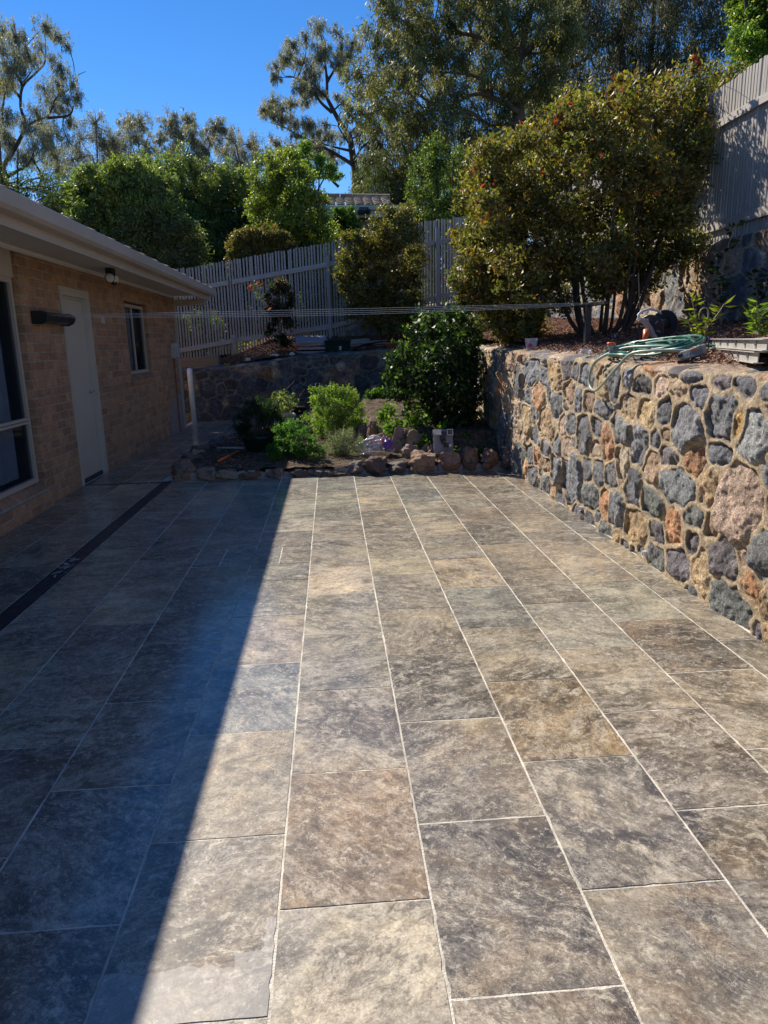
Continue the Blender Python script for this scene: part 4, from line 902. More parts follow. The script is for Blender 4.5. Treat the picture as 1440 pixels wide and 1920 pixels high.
b = MB(); b.tube([Vector(at(1212, 619, 5.83)), Vector(at(1211, 630, 5.81)), Vector(at(1208, 639, 5.80))], [.026, .024, .018], 10); b.tube([Vector(at(1210, 638, 5.80)), Vector(at(1198, 645, 5.76))], [.012, .015], 10); b.build('crank', M['orange'], t, smooth=True)
# garden hose: loose coils, one loop falling over the wall face
t = thing('garden_hose', 'green garden hose coiled on the wall with one loop hanging down its face', 'hose')
def smoothpath(P, n=12):
    P = [np.array(p, float) for p in P]; out = []
    for i in range(len(P)-1):
        p0, p1_, p2_, p3 = P[max(i-1, 0)], P[i], P[i+1], P[min(i+2, len(P)-1)]
        for k in range(n):
            s = k/n; out.append(.5*((2*p1_)+(-p0+p2_)*s+(2*p0-5*p1_+4*p2_-p3)*s*s+(-p0+3*p1_-3*p2_+p3)*s**3))
    return out+[P[-1]]
pts = []; r = random.Random(5)
for i in range(150):
    a = i*.36; k = i/150; cy = 5.12+.16*math.sin(i*.045); cx = 2.30+.06*math.sin(i*.07); ry = .40-.12*math.sin(i*.21); rx = .15+.06*math.sin(i*.33)
    x_ = cx+rx*math.cos(a); pts.append((x_, cy+ry*math.sin(a), 1.318+.30*max(0, x_-2.12)+.02*abs(math.sin(i*.13))+.02*k))
b = MB(); b.tube(smoothpath(pts, 2), .0095, 8); b.build('coil', M['hose'], t, smooth=True)
pts = []
for i in range(60):
    a = i*.42; ry = .62+.1*math.sin(i*.3); pts.append((2.75+.24*math.cos(a)+.06*math.sin(i*.2), 5.35+ry*math.sin(a)*.9, float(terr_z(2.7, 5.3))+.03+.025*abs(math.sin(i*.2))))
b = MB(); b.tube(smoothpath(pts, 3), .0095, 8); b.build('coil', M['hose'], t, smooth=True)
lp = [(2.42, 4.55, 1.385), (2.2, 4.85, 1.40), (2.10, 5.12, 1.385), (2.0, 5.33, 1.30), (1.985, 5.42, 1.19), (1.975, 5.38, 1.105), (1.965, 5.24, 1.085), (1.96, 5.05, 1.16), (1.985, 4.88, 1.27), (2.03, 4.78, 1.355), (2.12, 4.62, 1.375), (2.3, 4.45, 1.37)]
b = MB(); b.tube(smoothpath(lp), .0105, 8); b.build('loop', M['hosepale'], t, smooth=True)
# spray nozzle standing on its end, blue-topped stakes
t = thing('spray_nozzle', 'grey and orange hose sprinkler head standing at the wall edge', 'sprinkler')
p = at(1145, 662, 5.2); pz = 1.325
b = MB(); b.lathe([(.012, 0), (.014, .035), (.011, .05), (.022, .075), (.028, .09)], (p[0], 5.2, pz), 14); b.build('body', M['warmgrey'], t, smooth=True)
b = MB(); b.lathe([(.030, .0905), (.031, .103), (.024, .108)], (p[0], 5.2, pz), 14); b.build('rim', M['orange'], t, smooth=True)
bl = simple('blue_tip', (.03, .10, .45), .4)
for px, py, Y, lab in ((1153, 640, 5.25, 'thin dark garden stake with blue tip beside the sprinkler head'), (1329, 645, 4.7, 'thin dark garden stake with blue tip behind the grey tool')):
    t = thing('garden_stake', lab, 'stake'); p = at(px, py-8, Y); z0 = float(terr_z(p[0], Y))-.05
    b = MB(); b.tube([(p[0], Y, z0), (p[0]+.003, Y, p[2])], .0035, 6); b.build('rod', M['black'], t); b = MB(); b.tube([(p[0]+.003, Y, p[2]), (p[0]+.003, Y, p[2]+.018)], .006, 6); b.build('tip', bl, t)
# grey cast tool with black base lying on the cap
t = thing('power_tool', 'dusty grey power tool head with black base lying on the wall cap', 'tool')
c = Vector((2.22, 4.30, 1.325)); rot = (R(4), R(-10), R(-58)); rm2 = Euler(rot).to_matrix()
b = MB(); V = []
for x, y0, y1, z0, z1 in ((-.10, -.03, .03, .02, .055), (-.085, -.04, .04, .012, .075), (.0, -.045, .045, .012, .082), (.075, -.04, .04, .02, .095), (.10, -.03, .03, .035, .09)):
    V += [(x, y0, z0), (x, y1, z0), (x, y1*.8, z1), (x, y0*.8, z1)]
V = [rm2 @ (Vector(v)*.8)+c for v in V]
b.add(V, [(0, 1, 2, 3), (19, 18, 17, 16)]+[(i*4+k, (i+1)*4+k, (i+1)*4+(k+1) % 4, i*4+(k+1) % 4) for i in range(4) for k in range(4)]); b.build('housing', simple('dusty_casting', (.20, .21, .22), .6, var=.25, scale=20, bump=.3), t, bevel=.006)
b = MB(); b.box(c+rm2 @ Vector((-.01, 0, -.002)), (.16, .07, .026), rot=rot); b.build('base', M['black'], t, bevel=.006)
b = MB(); b.box(c+rm2 @ Vector((-.066, 0, .036)), (.04, .064, .034), rot=rot); b.build('grip', M['black'], t, bevel=.01)
b = MB()
for i in range(5): b.box(c+rm2 @ Vector((.01+i*.013, -.029, .056)), (.008, .012, .008), rot=rot)
b.build('lettering', simple('orange_print', (.5, .2, .06), .5), t)
# two stacked aluminium channel sections
for i, (dz, dx, lab) in enumerate(((0, -.03, 'lower aluminium plank section lying on mulch at the right edge'), (.062, .05, 'upper aluminium plank section stacked on top at the right edge'))):
    t = thing('aluminium_plank', lab, 'plank', 'stacked aluminium sections'); rz = R(-110.8)
    o = Vector((2.70-.355*dx*2.2, 5.0-.935*dx*2.2, 1.322+dz)); L = 1.75; m3 = Euler((0, 0, rz)).to_matrix()
    def ab(c, d, nm, mat, bev=.002, o=o, m3=m3, t=t, rz=rz):
        b = MB(); b.box(o+m3 @ Vector(c), d, rot=(0, 0, rz)); return b.build(nm, mat, t, bevel=bev)
    ab((L/2, 0, .003), (L, .05, .006), 'flange', M['alu']); ab((L/2, 0, .055), (L, .05, .005), 'flange', M['alu']); ab((L/2, -.002, .029), (L-.01, .006, .046), 'web', M['alu'])
    ab((L/2, .32, .003), (L, .05, .006), 'flange', M['alu']); ab((L/2, .32, .055), (L, .05, .005), 'flange', M['alu']); ab((L/2, .322, .029), (L-.01, .006, .046), 'web', M['alu'])
    ab((L/2, .16, .052), (L-.04, .268, .004), 'deck', M['alu'])
    for k in range(6):
        b = MB(); b.lathe([(.017, -.004), (.019, .004), (.012, .006), (.010, .001)], o+m3 @ Vector((.10+k*.28, -.006, .029)), 14, m3 @ Matrix.Rotation(R(90), 3, 'X')); b.build('rivet', M['steel'], t, smooth=True)
# clear pots with pink label
t = thing('seedling_pot', 'clear plastic seedling pot with a pink label on mulch behind the wall', 'pot')
p = at(996, 652, 7.9); b = MB(); b.lathe([(.055, .0), (.075, .12), (.078, .122), (.073, .118), (.052, .004)], (p[0], 7.9, 1.36), 8); b.build('cup', M['film'], t)
b = MB(); b.box((p[0]-.03, 7.83, 1.41), (.045, .004, .035)); b.build('label', simple('pink_label', (.6, .04, .1), .5), t)
t = MB(); p = at(1099, 667, 5.9); t.lathe([(.045, 0), (.05, .035), (.047, .034), (.042, .003)], (p[0], 5.9, 1.345), 14); tag(t.build('plastic_cup', M['film'], smooth=True), 'low clear plastic tub sitting on the wall cap', 'tub')
b = MB(); p = at(1300, 560, 7.2); b.tube([at(1197, 512, 7.3), at(1199, 580, 7.3)], .006, 5); 
tag(b.build('bamboo_cane', simple('cane', (.30, .24, .14), .6)), 'thin bamboo cane standing among the shrub stems above the reel', 'cane')

# ================================================================ NEIGHBOURS
nh = thing('neighbour_house', 'brown rendered neighbour house with curved roof tiles behind the fence', 'house')
NY = 24.0; A = at(600, 384, NY); B_ = at(747, 388, NY)
zE = float(A[2]); zE2 = float(B_[2]); zE = (zE+zE2)/2
b = MB(); b.bx(A[0]-1, B_[0]+1.4, NY+.35, NY+6, .8, zE-.2); b.build('wall', M['render'], nh)
b = MB(); b.bx(A[0]-1, B_[0]+.05, NY-.1, NY, zE-.14, zE); b.build('gutter', M['gutter'], nh, bevel=.01)
b = MB(); b.bx(A[0]-1, B_[0]+.03, NY+.005, NY+.35, zE-.24, zE-.16); b.bx(A[0]-1, B_[0]+.03, NY+.002, NY+.03, zE-.34, zE-.145); b.build('fascia', M['cream'], nh)
b = MB()
W_ = B_[0]+.1-(A[0]-1); nt_ = int(W_/.30)
for j in range(5):
    for i in range(nt_):
        x = A[0]-1+i*.30; y = NY-.06+j*.33; z = zE+.01+j*.105
        V = []
        for k in range(7):
            an = math.pi*k/6; V += [(x+.15-.14*math.cos(an), y, z+.055*math.sin(an)+.012), (x+.15-.14*math.cos(an), y+.37, z+.055*math.sin(an)+.09)]
        b.add(V, [(2*k, 2*k+2, 2*k+3, 2*k+1) for k in range(6)])
        b.add([(x+.01+.28*math.sin(0), y, z), (x+.29, y, z)]+[(x+.15-.14*math.cos(math.pi*k/6), y, z+.055*math.sin(math.pi*k/6)+.012) for k in range(7)], [(0, 2, 3, 4, 5, 6, 7, 8, 1)])
rf = b.build('roof', M['roof'], nh)
b = MB()
for i in range(int(W_/.42)):
    x = A[0]-1+i*.42; zz = zE+.60-.010*i; m = Euler((0, .05, 0)).to_matrix()
    b.tube([(x, NY+1.66, zz), (x+.40, NY+1.66, zz-.018)], [.13, .145], 10)
b.build('ridge_tile', M['roof'], rf, smooth=False)
b = MB(); p = at(682, 393, NY-.05); b.box(p, (.30, .16, .13)); b.box((p[0]-.10, p[1]-.1, p[2]-.1), (.2, .16, .12), rot=(.4, 0, .2)); b.box((p[0]+.12, p[1]-.1, p[2]-.08), (.14, .14, .14), rot=(.4, 0, -.4)); b.build('floodlight', M['black'], nh, bevel=.01)
dh = thing('distant_house', 'small grey gable end of a far house among the treetops', 'house')
A = at(378, 322, 46); B_ = at(432, 322, 46); C_ = at(404, 306, 46); yy = 46
b = MB(); b.bx(A[0]+.2, B_[0]-.2, yy, yy+7, 2.0, A[2]); b.add([(A[0]+.2, yy+.01, A[2]), (B_[0]-.2, yy+.01, A[2]), (C_[0], yy+.01, C_[2]-.05)], [(0, 1, 2)]); b.build('wall', M['cement'], dh)
b = MB(); b.add([(A[0]-.2, yy-.3, A[2]-.1), (C_[0], yy-.3, C_[2]), (C_[0], yy+7, C_[2]), (A[0]-.2, yy+7, A[2]-.1), (B_[0]+.2, yy-.3, A[2]-.1), (B_[0]+.2, yy+7, A[2]-.1)], [(0, 1, 2, 3), (1, 4, 5, 2)])
o = b.build('roof', M['roof'], dh); sm_ = o.modifiers.new('s', 'SOLIDIFY'); sm_.thickness = .15
# ================================================================ PLANTS
M['gumleaf'] = leaf_mat('gum_leaf', .5, .4, .5, (1.0, 1.0, .55)); M['bushleaf'] = leaf_mat('bush_leaf', .45, .4, .5); M['gloss'] = leaf_mat('glossy_leaf', .50, .45, .45, (.9, 1.08, .35)); M['soft'] = leaf_mat('soft_leaf', .6, .3, .5)
M['twig'] = simple('grey_twig', (.16, .13, .11), .9, var=.3, scale=5)
def inside(poly, x, y):
    c = False; n = len(poly)
    for i in range(n):
        x1, y1 = poly[i]; x2, y2 = poly[(i+1) % n]
        if (y1 > y) != (y2 > y) and x < (x2-x1)*(y-y1)/(y2-y1)+x1: c = not c
    return c
def cl(lst, Y, dY=1.5, seed=0, k=1.0):
    """clusters listed as picture spots (x, y, half width, half height) put at distance Y +- dY"""
    r = random.Random(seed); out = []
    for px, py, rx, ry in lst:
        y = Y+r.uniform(-dY, dY); p = at(px, py, y); s = y/F_PX; out.append((*p, rx*s*k, ry*s*k))
    return out
def fill(poly, Y, dY, sp, r0, seed=0, tall=1.0):
    r = random.Random(seed); xs = [p[0] for p in poly]; ys = [p[1] for p in poly]; pts = []
    for _ in range(int(60*(max(xs)-min(xs))*(max(ys)-min(ys))/sp**2)):
        x, y = r.uniform(min(xs), max(xs)), r.uniform(min(ys), max(ys))
        if inside(poly, x, y) and all((x-a)**2+(y-b)**2 > sp*sp for a, b in pts): pts.append((x, y))
    return cl([(x, y, r0*r.uniform(.75, 1.25), r0*tall*r.uniform(.75, 1.25)) for x, y in pts], Y, dY, seed)
def trunk_px(lst, Y):
    out = []
    for pts, r0, r1 in lst:
        out.append((smoothpath([at(x, y, Y+(.25*i if len(pts) > 3 else 0)) for i, (x, y) in enumerate(pts)], 4), r0, r1))
    return out
def plant(name, label, cat, clusters, n, L, Wd, pal, mat, bark=None, limbs=(), group=None, droop=.0, sub=9, sig=.30, zs=1.0, shell=.45, seed=0, tip=None, tips=.0, twigs=True, crown='crown', trunkn='trunk', up=None, tw=.012, sagr=.12, parts=None, dens=1.0, spread_=1.1):
    r = np.random.default_rng(seed+1000); t = thing(name, label, cat, group)
    cen = np.array([c[:3] for c in clusters]); rad = np.array([(c[3], c[3], c[4]) for c in clusters])
    S, SR, SK = [], [], []
    for k in range(len(cen)):
        m = max(3, int(sub*r.uniform(.7, 1.3))); d = r.normal(size=(m, 3)); d /= np.linalg.norm(d, axis=1)[:, None]; q = r.random(m)**shell*spread_
        S.append(cen[k]+d*q[:, None]*rad[k]); sr = np.cbrt(rad[k].prod()); SR += list(sr*sig*r.uniform(.6, 1.4, m)); SK += [k]*m
    S = np.concatenate(S); SR = np.array(SR); SK = np.array(SK); w = SR**2; w /= w.sum()
    i = r.choice(len(S), n, p=w); g_ = r.normal(size=(n, 3)); g_ /= (1+.15*np.linalg.norm(g_, axis=1))[:, None]; g_ *= np.where(r.random(n) < .2, 1.5, 1.0)[:, None]
    C = S[i]+g_*SR[i][:, None]*np.array([1, 1, zs])
    if droop: C[:, 2] -= np.abs(r.normal(size=n))*SR[i]*droop*.8
    D = r.normal(size=(n, 3)); D /= np.linalg.norm(D, axis=1)[:, None]; out = C-cen[SK[i]]; out /= np.linalg.norm(out, axis=1)[:, None]+1e-6
    D = D*(1-droop*.6)+out*.35+np.array([0, 0, -1.0])*droop*1.2
    if up: D = D+np.array([0, 0, up])
    pal = np.array(pal); sub_c = r.integers(0, len(pal), len(S)); leaf_c = np.where(r.random(n) < .72, sub_c[i], r.integers(0, len(pal), n))
    col = pal[leaf_c]*(r.uniform(.82, 1.2, len(S))[i]*r.uniform(.72, 1.3, n))[:, None]
    if tip is not None:
        tip = np.array(tip); hsh = (np.linalg.norm((C-cen[SK[i]])/rad[SK[i]], axis=1) > .85)
        topsel = r.random(n) < tips*np.where(hsh, 1.6, .4)*np.clip((C[:, 2]-C[:, 2].min())/(np.ptp(C[:, 2])+1e-6)*1.5, .15, 1); col[topsel] = tip[r.integers(0, len(tip), topsel.sum())]*r.uniform(.8, 1.2, (topsel.sum(), 1))
    leaves(crown, C, D, L*r.uniform(.6, 1.3, n), Wd*r.uniform(.7, 1.25, n), col, mat, t, seed=seed)
    b = MB(); sk = []
    for pts, r0, r1 in limbs:
        m = len(pts); b.tube(pts, [r0+(r1-r0)*(j/(m-1))**.8 for j in range(m)], 8); sk += [(np.array(p), r0+(r1-r0)*(j/(m-1))**.8) for j, p in enumerate(pts)]
    if twigs and sk:
        sp = np.array([p for p, _ in sk]); sr = np.array([q for _, q in sk]); rr = random.Random(seed)
        for k in range(len(cen)):
            dd = np.linalg.norm((sp-cen[k])*np.array([1, 1, 1.0]), axis=1)+np.clip(sp[:, 2]-cen[k][2], 0, 9)*.7; j = int(np.argmin(dd)); a = sp[j]; c = cen[k]; mid = (a+c)/2+np.array([rr.uniform(-1, 1), rr.uniform(-1, 1), rr.uniform(-.2, 1)])*sagr*dd[j]
            r0 = min(sr[j]*.6, tw*3+.012*dd[j]); path = smoothpath([a, mid, c], 4); m = len(path); b.tube(path, [r0+(tw-r0)*q/(m-1) for q in range(m)], 5, cap=False)
            ss = S[SK == k]
            for s_ in ss[:max(3, len(ss)*2//3)]:
                md = (c+s_)/2+np.array([rr.uniform(-1, 1) for _ in range(3)])*.12*np.linalg.norm(s_-c); b.tube([c, md, s_], [tw*.8, tw*.6, tw*.3], 4, cap=False)
    if b.v: b.build(trunkn, bark or M['twig'], t, smooth=True)
    return t

GUM = [(.29, .31, .25), (.35, .36, .30), (.24, .26, .22), (.40, .38, .31), (.31, .29, .25)]
BROWN = [(.20, .11, .06), (.16, .10, .06)]
# left gum
S4 = 1/4.365
def sc(lst, ox, oy, s, k=1.0): return [(ox+a*s, oy+b_*s, c*s*k, d*s*k) for a, b_, c, d in lst]
def scp(lst, ox, oy, s): return [(ox+a*s, oy+b_*s) for a, b_ in lst]
Y = 30
c = cl(sc([(365, 215, 58, 50), (480, 300, 50, 32), (550, 380, 34, 36), (340, 400, 52, 58), (430, 490, 26, 46), (230, 460, 56, 76), (130, 300, 56, 70), (20, 260, 50, 60), (20, 400, 60, 60), (90, 560, 80, 70), (110, 680, 40, 36), (505, 570, 46, 70), (480, 690, 40, 60), (600, 690, 40, 42), (355, 720, 50, 58), (640, 800, 34, 42), (550, 820, 50, 52), (420, 850, 70, 52), (290, 900, 56, 48), (570, 1000, 36, 46), (330, 1030, 80, 52), (400, 1110, 70, 50), (180, 1000, 52, 40), (60, 960, 50, 56), (380, 1200, 54, 56), (280, 1200, 54, 56), (80, 1180, 80, 70), (560, 1160, 50, 60), (200, 1290, 90, 44), (20, 1100, 50, 60), (450, 1290, 60, 60), (0, 700, 50, 60), (150, 480, 60, 50), (500, 900, 50, 30), (250, 1080, 60, 40)], 0, 0, S4), Y, 1.6, 3)
c += cl([(x, y, rx, ry) for x, y, rx, ry in [(-25, 150, 22, 24), (-40, 220, 22, 24), (-20, 300, 22, 24), (-60, 120, 22, 22)]], Y, 1.5, 4)
lb_ = trunk_px([(scp([(60, 1640), (50, 1450), (30, 1360), (130, 1200), (205, 1030), (170, 880), (185, 710), (300, 590), (370, 500), (370, 300), (365, 200)], 0, 0, S4), .115, .012), (scp([(205, 1045), (300, 985), (400, 940), (460, 800), (560, 735), (620, 630), (700, 585)], 0, 0, S4), .045, .01), (scp([(390, 965), (560, 945), (600, 880)], 0, 0, S4), .06, .02),
    (scp([(170, 800), (110, 740), (60, 700)], 0, 0, S4), .07, .03), (scp([(185, 700), (130, 610), (60, 540)], 0, 0, S4), .06, .02), (scp([(-60, 1200), (0, 1035), (25, 850), (50, 690), (20, 500)], 0, 0, S4), .07, .015), (scp([(50, 1450), (180, 1380), (230, 1350)], 0, 0, S4), .08, .03), (scp([(300, 1560), (340, 1440), (270, 1300), (300, 1180), (330, 1050)], 0, 0, S4), .055, .015)], Y)
plant('gum_tree', 'tall open gum tree with bare forked limbs at the left edge against blue sky', 'tree', c, 46000, .13, .020, GUM, M['gumleaf'], M['barkdark'], lb_, droop=.75, sub=44, sig=.17, spread_=1.6, shell=.6, zs=1.9, seed=1, tw=.008)
c = cl(sc([(725, 650, 26, 66), (728, 740, 14, 14), (690, 600, 20, 26)], 0, 0, S4), Y, .3, 5)
# slim gum
S5 = 290/1440; Y = 38
c = cl(sc([(640, 170, 72, 60), (800, 205, 44, 50), (510, 260, 44, 52), (390, 320, 50, 66), (340, 440, 62, 70), (235, 520, 54, 50), (230, 620, 40, 44), (450, 470, 56, 50), (680, 370, 80, 50), (560, 530, 64, 60), (640, 450, 46, 56), (590, 600, 54, 52), (840, 340, 24, 52), (950, 300, 54, 64), (1012, 350, 24, 36), (890, 425, 70, 34), (820, 500, 54, 44), (850, 580, 54, 44), (490, 650, 60, 52), (470, 715, 66, 42), (560, 760, 80, 42), (650, 760, 54, 34), (490, 850, 54, 42), (195, 860, 80, 50), (290, 910, 50, 40), (180, 950, 70, 44), (300, 1000, 70, 44), (380, 870, 54, 42), (420, 1060, 72, 44), (540, 1060, 72, 44), (690, 1060, 36, 36), (620, 1130, 72, 44), (720, 1180, 72, 44), (870, 1180, 44, 54), (1010, 1080, 62, 52), (800, 800, 26, 44), (870, 850, 44, 54), (1000, 1180, 40, 50), (1100, 1270, 50, 50), (1160, 1220, 50, 44), (620, 1280, 100, 34), (760, 1330, 44, 36), (1030, 1370, 44, 44), (1070, 1450, 44, 70), (450, 1170, 60, 30), (110, 925, 30, 20)], 470, 20, S5), Y, 1.6, 6)
lb_ = trunk_px([(scp([(990, 1900), (985, 1670), (975, 1500), (955, 1400), (935, 1250), (910, 1160), (820, 1020), (750, 890), (710, 800), (710, 680), (695, 500), (670, 300), (640, 190)], 470, 20, S5), .25, .03), (scp([(945, 1430), (850, 1370), (750, 1310), (600, 1230), (450, 1160), (300, 1080), (180, 1040)], 470, 20, S5), .11, .02), (scp([(930, 1305), (820, 1280), (690, 1245), (560, 1190)], 470, 20, S5), .08, .02),
    (scp([(755, 945), (650, 850), (550, 700), (400, 620), (320, 610)], 470, 20, S5), .09, .02), (scp([(715, 660), (780, 560), (900, 470), (960, 340)], 470, 20, S5), .08, .02), (scp([(915, 1150), (980, 1090), (1030, 1030)], 470, 20, S5), .07, .03), (scp([(970, 1420), (1010, 1310), (1110, 1210), (1170, 1200)], 470, 20, S5), .07, .02), (scp([(700, 800), (620, 720), (560, 660)], 470, 20, S5), .07, .02), (scp([(820, 1640), (740, 1560), (730, 1480)], 470, 20, S5), .08, .03), (scp([(1010, 1670), (1060, 1590), (1060, 1530)], 470, 20, S5), .05, .02), (scp([(910, 1230), (840, 1120), (815, 1060), (830, 960), (860, 940)], 470, 20, S5), .05, .02)], Y)
plant('gum_tree', 'slender leaning gum tree with dark trunk standing clear against the sky behind the tiled roof', 'tree', c, 46000, .15, .023, GUM, M['gumleaf'], M['barkdark'], lb_, droop=.6, sub=44, sig=.15, spread_=1.5, shell=.6, zs=1.7, seed=2, tw=.016)
# large gum, centre right
Y = 27
P1 = [(730, -60), (712, 40), (690, 105), (662, 150), (650, 200), (672, 225), (700, 232), (745, 250), (800, 262), (880, 285), (960, 290), (1000, 240), (1050, 150), (1080, 60), (1090, -60)]
G2 = [(.17, .195, .08), (.22, .24, .09), (.12, .14, .07), (.29, .29, .11), (.18, .17, .095)]
c = fill(P1, Y, 2.6, 29, 24, 7, .85)
c = [q for q in c if True]
lb_ = trunk_px([([(985, 420), (975, 260), (972, 200), (970, 130), (960, 75), (930, 20), (900, -40)], .32, .07), ([(970, 130), (985, 60), (1000, 0), (1010, -50)], .16, .05), ([(965, 90), (930, 55), (880, 20), (850, -20)], .12, .04), ([(960, 75), (950, 20), (955, -40)], .1, .04), ([(972, 190), (930, 165), (880, 140), (800, 135)], .12, .02), ([(972, 210), (900, 175), (830, 200), (770, 170), (720, 160)], .10, .02), ([(968, 110), (900, 70), (840, 60), (790, 45)], .11, .03), ([(975, 230), (920, 235), (860, 200), (800, 215)], .08, .02), ([(970, 120), (1000, 80), (1040, 40), (1060, 0)], .10, .03)], Y)
plant('gum_tree', 'huge spreading gum tree with olive green crown towering over the neighbour roof', 'tree', c, 82000, .17, .034, G2, M['gumleaf'], M['bark'], lb_, droop=.55, sub=20, sig=.24, spread_=1.2, zs=1.3, seed=3, tw=.016, tip=[(.28, .26, .09)], tips=.08)
# dark gum, right
Y = 31
P2 = [(1050, -60), (1050, 40), (1040, 120), (1000, 190), (1010, 250), (1080, 250), (1150, 238), (1260, 215), (1275, 150), (1296, 105), (1330, 90), (1368, 45), (1392, -10), (1400, -60)]
G3 = [(.105, .118, .08), (.13, .138, .09), (.08, .092, .07), (.17, .165, .105)]
c = fill(P2, Y, 2.4, 31, 27, 8, 1.0) + cl([(1324, 131, 13, 16), (1318, 118, 9, 10), (1352, 62, 16, 22), (1340, 90, 10, 12)], Y, 1, 9)
lb_ = trunk_px([([(1185, 300), (1172, 170), (1164, 90), (1168, 20), (1160, -50)], .26, .08), ([(1240, 300), (1230, 190), (1220, 130), (1225, 40), (1230, -40)], .2, .06), ([(1222, 150), (1258, 115), (1290, 90), (1310, 60), (1335, 30)], .10, .02), ([(1015, 260), (1045, 140), (1085, 120), (1130, 80), (1160, 60)], .16, .05), ([(1245, 140), (1262, 120), (1290, 85)], .06, .03), ([(1040, 145), (1060, 115), (1120, 60)], .10, .03)], Y)
plant('gum_tree', 'dark dense gum tree at the upper right with a ragged edge against the sky', 'tree', c, 62000, .19, .034, G3, M['gumleaf'], M['barkdark'], lb_, droop=.7, sub=20, sig=.24, spread_=1.2, zs=1.4, seed=4, tw=.016)
# weeping willowy trees below it, behind the house
c = fill([(662, 350), (690, 300), (735, 285), (790, 292), (830, 320), (830, 420), (700, 430)], 29, 1.5, 19, 19, 10)
plant('willowy_tree', 'pale green drooping tree rising just behind the tiled neighbour roof', 'tree', c, 26000, .15, .032, [(.13, .16, .06), (.17, .19, .08), (.10, .13, .05)], M['gumleaf'], M['bark'], trunk_px([([(745, 430), (742, 360), (735, 300)], .1, .03)], 29), droop=.8, sub=9, seed=11)
c = fill([(690, 268), (720, 248), (760, 252), (830, 262), (900, 270), (1010, 255), (1090, 240), (1180, 235), (1260, 220), (1330, 260), (1340, 420), (900, 420), (800, 300)], 36, 2, 30, 27, 12)
plant('gum_tree', 'dull brownish green gum filling the gap under the two large crowns', 'tree', c, 60000, .22, .05, [(.10, .095, .065), (.085, .09, .055), (.13, .10, .07)], M['gumleaf'], M['bark'], trunk_px([([(1100, 450), (1110, 350), (1100, 250)], .2, .05)], 36), droop=.7, sub=9, seed=13)
# far row of gums
FAR = [('left of the gap beside the tall open gum', [(150, 262, 20, 26), (178, 232, 20, 18), (190, 262, 18, 26), (140, 300, 30, 24), (165, 330, 30, 26), (110, 320, 26, 24)], [(185, 400), (184, 330), (180, 240)]),
       ('with a small rounded crown second from the left in the far row', [(212, 268, 20, 24), (222, 292, 26, 20), (205, 310, 24, 24)], [(200, 400), (208, 320), (214, 262)]),
       ('with twin heads third from the left in the far row', [(240, 232, 15, 14), (262, 232, 17, 14), (250, 262, 22, 20), (275, 275, 16, 20), (255, 300, 28, 18)], [(258, 400), (262, 320), (258, 240)]),
       ('the tallest of the far row above the big green shrub', [(322, 232, 18, 18), (352, 228, 16, 16), (336, 262, 26, 20), (362, 254, 14, 18), (318, 290, 22, 22), (372, 292, 20, 20), (345, 310, 26, 16), (300, 262, 10, 12)], [(340, 400), (342, 310), (346, 235)]),
       ('with a leaning one-sided crown right of the tallest far gum', [(405, 238, 17, 11), (392, 258, 18, 14), (382, 282, 18, 22)], [(380, 400), (382, 320), (402, 240)]),
       ('greyish with a broad double crown above the small grey gable', [(430, 262, 22, 16), (424, 285, 22, 20), (468, 272, 22, 18), (476, 292, 22, 18), (450, 308, 30, 18)], [(445, 400), (450, 320), (440, 260)]),
       ('lowest and brownest of the far row beside the slender gum', [(520, 272, 16, 13), (548, 278, 18, 13), (575, 288, 20, 14), (600, 285, 22, 16), (540, 300, 34, 16), (620, 296, 20, 14)], [(560, 400), (560, 330), (555, 280)])]
for i, (lab, cc_, tr) in enumerate(FAR):
    Y = 52+2*(i % 3); c = cl(cc_, Y, 1.5, 20+i, .92)
    plant('gum_tree', 'distant gum tree '+lab, 'tree', c, 2300*len(cc_), .17, .034, GUM+[(.15, .13, .09)], M['gumleaf'], M['bark'], trunk_px([(tr, .13, .03), ([tr[1], (tr[1][0]-12, tr[1][1]-40)], .1, .03), ([tr[1], (tr[1][0]+12, tr[1][1]-35)], .1, .03)], Y), group='far row of gum trees', droop=.7, sub=40, sig=.16, spread_=1.45, shell=.6, zs=1.3, seed=30+i, tw=.03)

# big shrubs behind the back fence
def shrub(label, poly, Y, dY, sp, r0, n, L, Wd, pal, mat, seed, stemx=None, name='shrub', **k):
    c = fill(poly, Y, dY, sp, r0, seed); xs = [p[0] for p in poly]; yb = max(p[1] for p in poly); mx = stemx or sum(xs)/len(xs); yt = min(p[1] for p in poly)
    return plant(name, label, 'shrub', c, n, L, Wd, pal, mat, M['barkdark'], trunk_px([([(mx, yb+30), (mx+4, (yb+yt)/2), (mx-4, yt+15)], .07, .02), ([(mx, yb+10), (mx+25, (yb+yt)/2), (mx+30, yt+30)], .05, .015), ([(mx, yb+10), (mx-25, (yb+yt)/2), (mx-30, yt+30)], .05, .015)], Y), crown='foliage', trunkn='stem', seed=seed, **k)
GR = [(.15, .18, .08), (.18, .215, .09), (.22, .25, .10), (.12, .145, .07)]
shrub('bottlebrush shrub with small red flowers above the house gutter, extended out of view to shade the path', [(-420, 330), (-300, 250), (-120, 290), (-40, 320), (20, 338), (60, 325), (110, 335), (150, 370), (190, 420), (230, 480), (330, 660), (200, 660), (60, 560), (-420, 600)], 18.6, .8, 17, 19, 110000, .075, .022, [(.10, .14, .05), (.14, .18, .06), (.08, .11, .04)], M['bushleaf'], 51, tip=[(.55, .05, .04), (.5, .12, .06)], tips=.012, up=.4)  # unseen left part behind the house added to keep sun off the path
